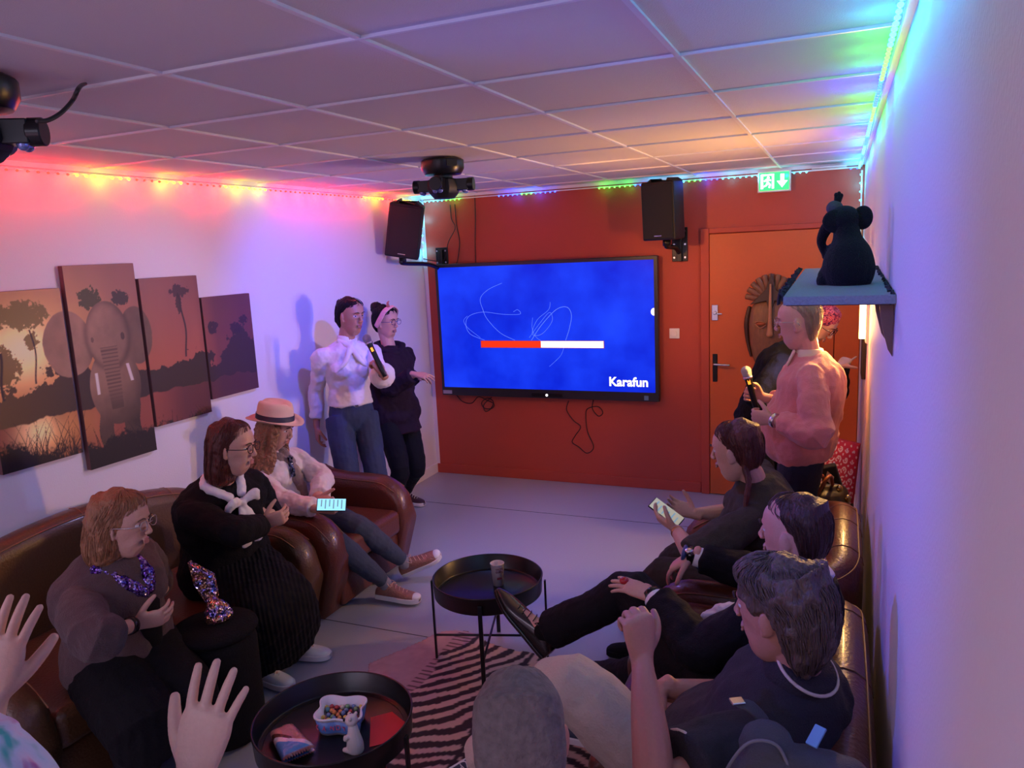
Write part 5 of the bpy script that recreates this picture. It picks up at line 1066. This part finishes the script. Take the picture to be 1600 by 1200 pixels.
for dx, dz in ((-.012, .03), (.0, .0), (.012, -.035), (.02, -.055)): ell(b, c+f.bl*-dx+f.bu*dz, (.018, .012, .022), seg=10)
link('sequin_bow', remesh(b, .004, 1, disp=.012, dscale=.012), sequins('black_sequin', [(.01, .01, .02), (.05, .06, .12), (.4, .45, .6)], 190, 70), f.root)
trousers(f, JEAN2, e=.006, hw=.042, end=.93, top_=.1)
for k in 'LR':
    A, K = f.an[k], f.kn[k]; b = B(); loft(b, [A.lerp(K, .16), A.lerp(K, .02), A-V((0, 0, .02))], [.040, .037, .036], n=16); obj('sock', b, mat('grey_sock', (.22, .22, .26), .9, bump=.3), f.root, smooth=True)
shoe(f, 'R', upper=ROSE, solem=WLE, lace=ROSL, style='cap', L=.29); shoe(f, 'L', upper=ROSE, solem=WLE, lace=ROSL, style='cap', up=(-.45, -.1, 1), L=.29)
SCP = mat('phone_screen_cyan', (.1, .3, .4), .3, emit=(.30, .75, .95), estr=.75)
phone('small lit smartphone held by the woman in the fedora', V((0.973, 3.203, 0.720)), (.295, -.605, -.665), (.8, .5, -.1), SCP)

# 4 seated woman in black with bow
f = make_fig('bow', 'seated woman in a long black dress with white bow collar and glasses', 1.0, (0.640, 2.752, 0.520), (0.767, 2.660, 0.998), (0.853, 2.680, 1.166), dirv(14, -.04), dirv(-12),
    {'R': ((0.942, 2.720, 0.786), (1.087, 2.250, 0.880), dict(d=(.85, .5, .25), n=(-.5, .6, .2), curl=(.6, .65, .7, .75))), 'L': ((0.862, 2.840, 0.778), (0.751, 3.050, 0.571), dict(d=(-.1, -.9, .1), n=(-.6, .1, 0), th=-1, curl=(.7, .75, .8, .8)))},
    {'R': ((0.886, 2.651, 0.100), (1.192, 2.395, 0.750), dirv(-5)), 'L': ((0.894, 2.880, 0.100), (1.208, 2.585, 0.750), dirv(15))}, SK2, bust=.045, girth=1.3, belly=.03)
body_done(f, lip=(.46, .17, .15)); eyes(f)
hair(f, [(-.165, .085, -.02, -.125), (-.13, .094, .0, -.135), (-.08, .096, .012, -.135), (-.03, .092, .022, -.130), (.02, .090, .040, -.128), (.06, .085, .070, -.118), (.095, .068, .070, -.092), (.119, .040, .044, -.058), (.127, .012, .014, -.02)], HRED, disp=.010, dscale=.03, strands=260, sr=.0012)
glasses(f, FB)
top(f, BLK, e=.022, lo=-.13, sleeve=1.85, sr=1.12, disp=.018, collar=False)
b = B(); c = f.neck; loft(b, [c-f.bf*.08+f.bu*.02, c-f.bl*.085+f.bu*.015, c+f.bf*.11-f.bl*.03-f.bu*.03], [.018, .024, .022]); loft(b, [c-f.bf*.08+f.bu*.02, c+f.bl*.085+f.bu*.015, c+f.bf*.11+f.bl*.03-f.bu*.03], [.018, .024, .022])
k0 = c+f.bf*.145-f.bu*.05; ell(b, k0, (.022,)*3)
for sg in (-1, 1): loft(b, [k0, k0+f.bl*sg*.06+f.bu*.03+f.bf*.02, k0+f.bl*sg*.085-f.bu*.01+f.bf*.01], [(.012, .01), (.030, .016), (.012, .010)], side=f.bu, n=12); loft(b, [k0, k0+f.bl*sg*.03-f.bu*.10+f.bf*.055, k0+f.bl*sg*.035-f.bu*.19+f.bf*.075], [(.014, .010), (.028, .012), (.030, .008)], side=f.bl, n=12)
link('bow_collar', remesh(b, .0045, 2, disp=.010, dscale=.03), WSH, f.root)
def skirt(f, m_, pts, rad, name='skirt', disp=.03, side=None):
    b = B(); loft(b, pts, rad, side=side or f.bl, n=36, sub=4, cap=.25); return link(name, remesh(b, .008, 3, disp=disp, dscale=.07), m_, f.root)
PLE = mat('black_pleats', (.005, .005, .008), .85, spec=.2); nt = PLE.node_tree; wv = nt.nodes.new('ShaderNodeTexWave'); wv.inputs['Scale'].default_value = 22; wv.bands_direction = 'DIAGONAL'; wv.inputs['Distortion'].default_value = 1.5; tcn = nt.nodes.new('ShaderNodeTexCoord'); mpp = nt.nodes.new('ShaderNodeMapping'); mpp.inputs['Scale'].default_value = (1, 1, .1); bp_ = nt.nodes.new('ShaderNodeBump'); bp_.inputs['Strength'].default_value = .5; bp_.inputs['Distance'].default_value = .012
nt.links.new(tcn.outputs['Object'], mpp.inputs[0]); nt.links.new(mpp.outputs[0], wv.inputs['Vector']); nt.links.new(wv.outputs['Fac'], bp_.inputs['Height']); nt.links.new(bp_.outputs[0], nt.nodes['Principled BSDF'].inputs['Normal'])
kc = (f.kn['L']+f.kn['R'])/2; ac = (f.an['L']+f.an['R'])/2
skirt(f, PLE, [f.pel+f.bu*.08, f.pel.lerp(kc, .4)+V((0, 0, .01)), kc+V((0, 0, -.01)), kc.lerp(ac, .35)+V((.03, 0, 0)), ac+V((.0, 0, .075))], [(.19, .15), (.21, .12), (.20, .10), (.205, .13), (.25, .17)])
for k in 'LR': shoe(f, k, upper=WLE, solem=WLE, lace=WLE)

# 5 seated woman in cardigan
f = make_fig('cardigan', 'seated woman in taupe cardigan with light brown bob, sitting nearest on the left sofa', .98, (0.797, 1.990, 0.500), (0.896, 1.930, 0.925), (0.955, 1.970, 1.057), dirv(18, -.03), dirv(10),
    {'R': ((1.080, 1.860, 0.719), (1.213, 1.620, 0.778), dict(d=(.75, .6, .1), n=(-.5, .6, .3), curl=(.5, .5, .55, .6))), 'L': ((0.909, 2.120, 0.704), (0.521, 2.400, 0.588), dict(d=(.1, -.85, -.25), n=(-.4, -.1, -.6), th=-1, curl=(.5, .55, .6, .6)))},
    {'R': ((0.939, 1.895, 0.100), (1.606, 1.510, 0.800), dirv(-10)), 'L': ((0.872, 2.134, 0.100), (1.550, 1.731, 0.800), dirv(8))}, SK2, bust=.045, girth=1.28, belly=.03)
body_done(f, sleeve='long', lip=(.44, .17, .15)); eyes(f, brow=(.10, .05, .03))
hair(f, [(-.155, .088, -.03, -.120), (-.12, .104, -.005, -.142), (-.07, .108, .012, -.148), (-.02, .103, .022, -.142), (.02, .097, .045, -.134), (.06, .089, .078, -.120), (.095, .070, .080, -.094), (.121, .042, .050, -.058), (.130, .012, .018, -.02)], HAUB, disp=.016, dscale=.03, strands=320, sr=.0012, seed=3)
glasses(f, FC, .020)
top(f, CARD, e=.030, lo=-.13, sleeve=1.28, sr=1.28, disp=.022, dscale=.12, collar=False, name='cardigan')
b = B(); c = f.neck; loft(b, [c-f.bl*.05-f.bu*.01, c+f.bf*.125-f.bu*.12, c+f.bf*.155-f.bu*.26, c+f.bf*.165-f.bu*.36], [(.055, .03), (.07, .03), (.055, .03), (.04, .03)], side=f.bl, n=16); link('black_top', remesh(b, .006, 2), BLK, f.root)
b = B(); 
for sg in (-1, 1): loft(b, [c+f.bl*sg*.075, c+f.bf*.115+f.bl*sg*.05-f.bu*.06, c+f.bf*.150+f.bl*sg*.012-f.bu*.12], [.022, .026, .024])
link('sequin_scarf', remesh(b, .005, 1, disp=.012, dscale=.02), sequins('violet_sequin', [(.03, .01, .10), (.12, .05, .35), (.45, .38, .75)], 150, 60), f.root)
kc = (f.kn['L']+f.kn['R'])/2; ac = (f.an['L']+f.an['R'])/2
trousers(f, BLK, e=.03, hw=.075, end=.92, knee=.085, thigh=.115, top_=.1)
band(f, 'R', .86, .028, BK, 'watch', .02, .004); band(f, 'L', .80, .030, BK, 'bracelet', .012, .004)
for k in 'LR': shoe(f, k, upper=BLK, solem=BLK, lace=BLK)

# 6 seated woman with braids
f = make_fig('braids', 'seated woman with dark red braids in an olive blouse reading her phone', .95, (3.12, 3.36, .53), (3.123, 3.220, 1.016), (3.043, 3.200, 1.145), dirv(168, -.08), dirv(178),
    {'L': ((2.811, 3.120, 0.801), (2.964, 2.900, 0.787), dict(d=(-.85, .25, .4), n=(-.1, .6, .8), th=-1, curl=(.35, .4, .4, .45), tcurl=.4)), 'R': ((2.837, 3.420, 0.772), (2.928, 3.700, 0.529), dict(d=(-.9, -.1, .3), n=(-.1, -.7, .6), curl=(.35, .4, .4, .4), tcurl=.3))},
    {'L': ((2.60, 3.42, .10), (2.55, 3.3, .95), dirv(185)), 'R': ((2.60, 3.66, .10), (2.6, 3.6, .95), dirv(172))}, SK2, bust=.03, girth=1.12, lean=.05)
body_done(f, sleeve='half'); eyes(f)
def braid(pts, r0):
    out = []; P_ = [V(p) for p in crom(pts, 5)]
    for j, p in enumerate(P_[:-1]):
        t = (P_[j+1]-p).normalized(); sdv = t.cross(V((.2, 1, .1))).normalized(); rr_ = r0*(1-.5*j/len(P_))
        for sg in (-1, 1): out.append(([p+sdv*sg*rr_*.8, p+t*rr_*1.2+sdv*sg*rr_*.1, p+t*rr_*2.2-sdv*sg*rr_*.2], [rr_*.5, rr_*.75, rr_*.4]))
    return out
hair(f, [(-.07, .060, -.04, -.100), (-.03, .078, -.005, -.118), (.01, .082, .02, -.122), (.045, .084, .055, -.122), (.075, .079, .074, -.112), (.10, .064, .066, -.088), (.120, .040, .044, -.058), (.127, .012, .014, -.02)], HRED,
     braid([(.062, -.03, -.06), (.070, .0, -.12), (.075, .03, -.18), (.08, .05, -.25), (.075, .06, -.31)], .018)+braid([(-.060, -.06, -.06), (-.075, -.075, -.12), (-.10, -.07, -.18), (-.11, -.06, -.25), (-.11, -.05, -.30)], .018), disp=.006, strands=240)
top(f, OLIV, e=.022, lo=-.13, sleeve=1.05, sr=1.32, disp=.02, dscale=.10, collar=True)
trousers(f, mat('dark_olive_trousers', (.018, .015, .012), .8, bump=.3), e=.02, hw=.06, end=.95, knee=.078, top_=.1)
band(f, 'L', .9, .027, mat('copper', (.5, .25, .12), .3, 1), 'bracelet', .006, .002)
for k in 'LR': shoe(f, k, upper=BLK, solem=BLK, lace=BLK)
SCP2 = mat('phone_screen_beige', (.2, .2, .15), .25, emit=(.22, .20, .15), estr=1)
phone('large dark smartphone held by the woman with braids', (2.754, 3.200, 0.846), (.255, .815, .245), (-.80, .1, .5), SCP2, 1.05)

# 7 man in suit
f = make_fig('suit', 'man in black suit and white cuffs sitting with one leg crossed over the other', 1.04, (3.10, 2.42, .54), (3.372, 2.460, 0.962), (3.310, 2.460, 1.085), dirv(160, .04), dirv(172),
    {'L': ((2.868, 2.430, 0.820), (3.095, 2.200, 0.690), dict(d=(-.9, .22, .16), n=(-.25, .2, -1), th=-1, curl=(.12, .14, .16, .2), spread=.10)), 'R': ((2.930, 2.840, 0.812), (3.098, 3.000, 0.681), dict(d=(-.8, .1, -.6), n=(-.1, .1, -1), curl=(.35, .35, .4, .45), spread=.1))},
    {'L': ((2.409, 2.620, 0.527), (2.660, 2.620, 0.799), (-.62, .18, .55)), 'R': ((2.443, 3.010, 0.100), (2.741, 2.186, 0.950), dirv(175))}, SK3, girth=1.12, lean=.05)
body_done(f); eyes(f)
hair(f, [(-.085, .050, -.045, -.082), (-.05, .067, -.035, -.103), (-.01, .0775, -.02, -.114), (.03, .079, .005, -.117), (.055, .079, .045, -.116), (.078, .074, .072, -.108), (.102, .058, .064, -.082), (.119, .036, .042, -.054), (.126, .012, .014, -.02)], HBRN, disp=.004, strands=200, sr=.001)
top(f, SUIT, e=.024, lo=-.13, sleeve=1.86, sr=1.18, disp=.018, dscale=.10, name='suit_jacket')
b = B(); c = f.neck; loft(b, [c-f.bu*.02, c+f.bu*.032], [(.066, .062), (.060, .058)], side=f.bl, n=22, sub=1, cap=.1); obj('shirt_collar', b, WSH, f.root, smooth=True)
for k in 'LR': A, Wt = f.el[k], f.wr[k]; b = B(); loft(b, [A.lerp(Wt, .80), A.lerp(Wt, .97)], [.040, .038], n=20, sub=1, cap=.05); obj('shirt_cuff', b, WSH, f.root, smooth=True)
_, c, d = band(f, 'R', 1.02, .029, BK, 'watch', .022, .005); b = B(); q = c+V((-.15, -.6, .75)).normalized()*.030; ell(b, q, (.019, .019, .012)); obj('watch_face', b, M['steel'], f.root, smooth=True)
band(f, 'R', 1.12, .028, mat('bead_blue', (.03, .06, .2), .3), 'bead_bracelet', .008, .004); band(f, 'L', 1.02, .029, BK, 'watch', .018, .004)
hd = f.hand['L']; w_ = f.wr['L']; d_ = V(hd['d']).normalized(); n_ = V(hd['n']); n_ = (n_-d_*n_.dot(d_)).normalized(); sd_ = -d_.cross(n_)
b = B(); ell(b, w_+d_*.118+sd_*.010-n_*.006, (.016, .016, .013)); obj('red_ring', b, mat('red_stone', (.45, .01, .02), .25, coat=.4), f.root, smooth=True)
trousers(f, SUIT, e=.012, hw=.070, end=.95, knee=.062, thigh=.092, top_=.1)
shoe(f, 'L', upper=BSH, solem=BSH, lace=BSH, style='oxford', up=(-.5, -.25, 1), L=.30); shoe(f, 'R', upper=BSH, solem=BSH, lace=BSH, style='oxford', L=.30)

for k in 'LR':
    A, K = f.an[k], f.kn[k]; b = B(); loft(b, [A.lerp(K, .25), A, A-(K-A).normalized()*.03+f.toe[k]*.01], [.052, .044, .042], n=14); obj('sock', b, BLK, f.root, smooth=True)

# 8 man in polo shirt
f = make_fig('polo', 'man in charcoal polo shirt and beige trousers on the near right sofa, one fist raised', 1.02, (3.14, 1.95, .55), (3.367, 1.840, 0.959), (3.307, 1.840, 1.120), dirv(160, -.02), dirv(165),
    {'L': ((3.033, 1.600, 1.067), (3.103, 1.450, 0.865), dict(d=(-.12, .1, 1), n=(-.6, .6, .1), th=-1, curl=(1.0, 1.1, 1.15, 1.2), tcurl=.6)), 'R': ((2.987, 2.020, 0.741), (3.133, 2.200, 0.569), dict(d=(-.6, -.6, -.3), n=(-.1, .1, -1), curl=(.4, .4, .45, .5)))},
    {'L': ((2.45, 1.87, .47), (2.909, 1.900, 0.921), (-.65, -.35, -.5)), 'R': ((2.470, 2.727, 0.100), (2.995, 1.872, 0.950), dirv(175))}, SK5, girth=1.25, belly=.05, lean=.05)
body_done(f, sleeve='half'); eyes(f)
hair(f, [(-.125, .058, -.060, -.105), (-.09, .078, -.040, -.128), (-.05, .088, -.025, -.140), (-.01, .094, -.010, -.142), (.03, .094, .025, -.140), (.062, .092, .078, -.134), (.092, .082, .096, -.114), (.120, .056, .066, -.078), (.134, .018, .022, -.03)], HMID, disp=.026, dscale=.035, strands=700, sr=.0011, seed=8, vox=.004)
top(f, POLO, e=.020, lo=-.13, sleeve=.72, sr=1.42, disp=.020, dscale=.12, name='polo_shirt')
b = B(); c = f.neck; loft(b, [c-f.bu*.02, c+f.bu*.035], [(.094, .090), (.076, .072)], side=f.bl, n=26, sub=1, cap=.1); cl = obj('collar', b, POLO, f.root, smooth=True)
b = B(); tube(b, [c+f.bu*.028+f.bl*.081*math.cos(a)+f.bf*.077*math.sin(a) for a in np.linspace(0, 2*PI, 33)], .0045, 8, 1); obj('collar_stripe', b, mat('cream_stripe', (.7, .6, .48), .7), cl, smooth=True)
for k in 'LR':
    A, E = f.sh[k], f.el[k]; c = A.lerp(E, .70); d = (E-A).normalized(); x_ = d.orthogonal().normalized(); y_ = d.cross(x_); b = B(); tube(b, [c+(x_*math.cos(a)+y_*math.sin(a))*.088 for a in np.linspace(0, 2*PI, 25)], .0035, 8, 1); obj('sleeve_stripe', b, mat('cream_stripe', (.7, .6, .48), .7), f.root, smooth=True)
trousers(f, KHAK, e=.012, hw=.068, end=.93, knee=.072, thigh=.096, top_=.15)
shoe(f, 'L', upper=NVS, solem=WLE, lace=WLE, up=(-.3, -.5, .6), L=.29); shoe(f, 'R', upper=NVS, solem=WLE, lace=WLE, L=.29)

# 9 man with cropped grey hair, seen from behind
f = make_fig('cropped', 'man with cropped grey hair seen from behind at the bottom of the picture', 1.02, (2.93, .98, .50), (2.90, 1.13, .93), (2.923, 1.143, 1.145), dirv(112, -.12), dirv(110),
    {'L': ((2.65, 1.45, .68), (2.5, 1.1, .6)), 'R': ((3.0, 1.55, .66), (3.2, 1.2, .6), dict(d=(-.2, .9, -.2), n=(0, 0, -1)))}, {'L': ((2.55, 1.62, .10), (2.65, 1.5, .9), dirv(115)), 'R': ((2.90, 1.70, .10), (2.95, 1.6, .9), dirv(105))}, SK5, up=(-.05, .05, 1), girth=1.15, lean=.04)
body_done(f)
hair(f, [(-.060, .058, -.030, -.094), (-.04, .069, -.022, -.106), (-.01, .0785, -.012, -.1145), (.03, .0795, .005, -.117), (.055, .079, .045, -.116), (.078, .074, .072, -.108), (.102, .058, .064, -.082), (.1195, .036, .042, -.054), (.1265, .012, .014, -.02)], HGR2, disp=.003, dscale=.015, strands=0)
top(f, BLK, e=.024, lo=-.13, sleeve=1.9, sr=1.15, disp=.02); trousers(f, BLK, e=.016, hw=.065, top_=.1)
for k in 'LR': shoe(f, k, upper=BLK, solem=BLK, lace=BLK)
st = empty('stool', 'low round black stool under the man with cropped grey hair', 'stool', loc=(2.94, .97, 0)); obj('seat', cyl(B(), (2.94, .97, .38), .19, .08, n=32), FAB, st, bevel=.02)
for k in range(4): a = PI/4+k*PI/2; obj('leg', cyl(B(), (2.94+.14*math.cos(a), .97+.14*math.sin(a), .17), .012, .34, n=10), M['black'], st)

# 10 man in pink sweater
f = make_fig('pink', 'standing man in salmon pink sweater and dark trousers holding a microphone', 1.0, (3.279, 4.020, 0.972), (3.295, 4.020, 1.431), (3.240, 4.000, 1.595), dirv(176, -.02), dirv(185),
    {'L': ((3.143, 3.820, 1.140), (3.350, 3.720, 1.159), dict(d=(-.95, .2, .02), n=(.1, .9, .1), th=-1, curl=(.9, 1.0, 1.0, 1.0), tcurl=.5)), 'R': ((3.063, 4.220, 1.169), (3.210, 4.400, 0.999), dict(d=(-.85, -.2, .25), n=(-.25, -.9, .1), curl=(1.1, 1.15, 1.2, 1.2), tcurl=.7))},
    {'L': ((3.20, 3.98, .09), (2.5, 4, .5), dirv(190)), 'R': ((3.22, 4.18, .09), (2.5, 4.2, .5), dirv(165))}, SK3, girth=1.18, belly=.075, lean=.045)
body_done(f); eyes(f, brow=(.25, .17, .10))
hair(f, [(-.09, .048, -.055, -.084), (-.05, .067, -.035, -.104), (-.01, .0770, -.022, -.1135), (.03, .0785, -.01, -.1165), (.055, .078, .020, -.115), (.078, .073, .052, -.107), (.102, .056, .055, -.081), (.1175, .036, .042, -.054), (.124, .012, .014, -.02)], HGRY, disp=.003, dscale=.02, strands=220, sr=.0008)
glasses(f, FC, .019)
top(f, PINK, e=.022, lo=-.13, sleeve=1.78, sr=1.15, disp=.022, dscale=.10, name='sweater')
b = B(); c = f.neck; loft(b, [c-f.bu*.02, c+f.bu*.03], [(.082, .078), (.068, .064)], side=f.bl, n=24, sub=1, cap=.1); loft(b, [c+f.bf*.07+f.bl*.03+f.bu*.02, c+f.bf*.10+f.bl*.045-f.bu*.05], [(.022, .008), (.010, .006)], side=f.bl, n=10); obj('shirt_collar', b, mat('cream_shirt', (.75, .62, .42), .6), f.root, smooth=True)
band(f, 'L', .95, .031, M['steel'], 'watch', .018, .005)
trousers(f, NAVY, e=.014, hw=.07, end=.97, knee=.075, top_=.16)
for k in 'LR': shoe(f, k, upper=BSH, solem=BSH, lace=BSH, style='oxford')
mic('microphone with pale head held low by the man in the pink sweater', (2.985, 4.140, 1.323), (3.015, 4.140, 1.208), ballm=mat('mic_grille_pale', (.62, .60, .56), .5, .3, bump=.8, scale=900))

# 11 bending person behind him
f = make_fig('bending', 'person in black with pink patterned headscarf bending behind the man in pink', .97, (2.984, 5.050, 0.850), (3.210, 5.000, 1.327), (3.322, 4.920, 1.492), (.75, -.25, -.55), (.75, -.3, -.6),
    {'L': ((3.437, 4.950, 1.231), (3.359, 5.200, 0.992), dict(d=(.40, .62, .35), n=(.1, .6, -.6), th=-1, curl=(.05, .7, .9, 1.0), size=.9)), 'R': ((3.192, 4.750, 0.958), (3.069, 4.700, 1.003))},
    {'L': ((2.85, 5.22, .09), (3.2, 5, .5), dirv(-20)), 'R': ((2.85, 4.95, .09), (3.2, 4.6, .5), dirv(-30))}, SK4, up=(.45, -.1, .9), girth=1.2, lean=.07)
body_done(f); eyes(f); glasses(f, FB)
SCF = mat('pink_pattern_scarf', (.5, .05, .15), .6); nt = SCF.node_tree; nz = nt.nodes.new('ShaderNodeTexNoise'); nz.inputs['Scale'].default_value = 16; nz.inputs['Distortion'].default_value = 2; rp = nt.nodes.new('ShaderNodeValToRGB'); e = rp.color_ramp.elements; rp.color_ramp.interpolation = 'CONSTANT'; e[0].position = 0; e[0].color = (.06, .01, .10, 1); e[1].position = .45; e[1].color = (.55, .03, .12, 1); q = e.new(.54); q.color = (.75, .28, .38, 1); q = e.new(.62); q.color = (.6, .06, .05, 1)
nt.links.new(nz.outputs['Fac'], rp.inputs['Fac']); nt.links.new(rp.outputs[0], nt.nodes['Principled BSDF'].inputs['Base Color'])
hair(f, [(-.07, .070, -.045, -.110), (-.03, .084, -.02, -.125), (.0, .087, .01, -.130), (.045, .089, .072, -.130), (.075, .085, .092, -.122), (.105, .070, .080, -.094), (.128, .045, .050, -.06), (.136, .014, .018, -.02)], SCF, [([(.0, -.11, -.03), (.02, -.15, -.06), (.02, -.16, -.11)], [.03, .03, .015])], disp=.008, dscale=.03, name='headscarf')
top(f, BLK, e=.026, lo=-.13, sleeve=1.9, sr=1.15, disp=.02); trousers(f, BLK, e=.014, hw=.07, end=.97, knee=.075, top_=.16)
for k in 'LR': shoe(f, k, upper=BLK, solem=BLK, lace=BLK)

# 12 person in tie-dye, hands raised to clap
TD = mat('tie_dye', (.4, .6, .8), .8, bump=.2, scale=150); nt = TD.node_tree; nz = nt.nodes.new('ShaderNodeTexNoise'); nz.inputs['Scale'].default_value = 9; nz.inputs['Distortion'].default_value = 1.5; nz.inputs['Detail'].default_value = 2; rp = nt.nodes.new('ShaderNodeValToRGB'); e = rp.color_ramp.elements; e[0].position = .30; e[0].color = (.05, .42, .45, 1); e[1].position = .66; e[1].color = (.50, .05, .30, 1); q = e.new(.42); q.color = (.45, .62, .85, 1); q = e.new(.56); q.color = (.60, .60, .82, 1)
tcn = nt.nodes.new('ShaderNodeTexCoord'); nt.links.new(tcn.outputs['Object'], nz.inputs['Vector']); nt.links.new(nz.outputs['Fac'], rp.inputs['Fac']); nt.links.new(rp.outputs[0], nt.nodes['Principled BSDF'].inputs['Base Color'])
f = make_fig('tiedye', 'person in a pastel tie-dye top at the lower left with both hands raised to clap', 1.0, (2.32, .38, .88), (2.386, 0.542, 1.416), (2.267, 0.546, 1.593), dirv(122, -.05), dirv(95),
    {'L': ((2.207, 0.694, 1.342), (2.137, 0.552, 1.163), dict(d=(.10, .30, .95), n=(-.25, .9, -.25), th=-1, curl=(.12, .10, .12, .18), spread=.11, thumb=-.12, tcurl=.15)), 'R': ((2.576, 0.739, 1.263), (2.675, 0.623, 1.180), dict(d=(.12, .35, .93), n=(-.25, .9, -.15), curl=(.10, .08, .10, .16), spread=.11, thumb=.15, tcurl=.15))},
    {'L': ((2.25, .38, .10), (2.3, 1.2, .6), dirv(95)), 'R': ((2.42, .42, .10), (2.4, 1.2, .6), dirv(80))}, SK4, girth=1.1, bust=.02, voxel=.003)
body_done(f, sleeve='half')
hair(f, [(-.10, .085, -.02, -.125), (-.05, .092, .0, -.130), (0, .092, .02, -.128), (.045, .088, .055, -.125), (.078, .080, .078, -.112), (.105, .062, .064, -.085), (.122, .038, .044, -.055), (.128, .012, .014, -.02)], HBLK, disp=.008, strands=150)
top(f, TD, e=.022, lo=-.13, sleeve=.9, sr=1.5, disp=.015, dscale=.12); trousers(f, BLK, e=.014, top_=.12)
for k in 'LR': shoe(f, k, upper=BLK, solem=WLE, lace=BLK)
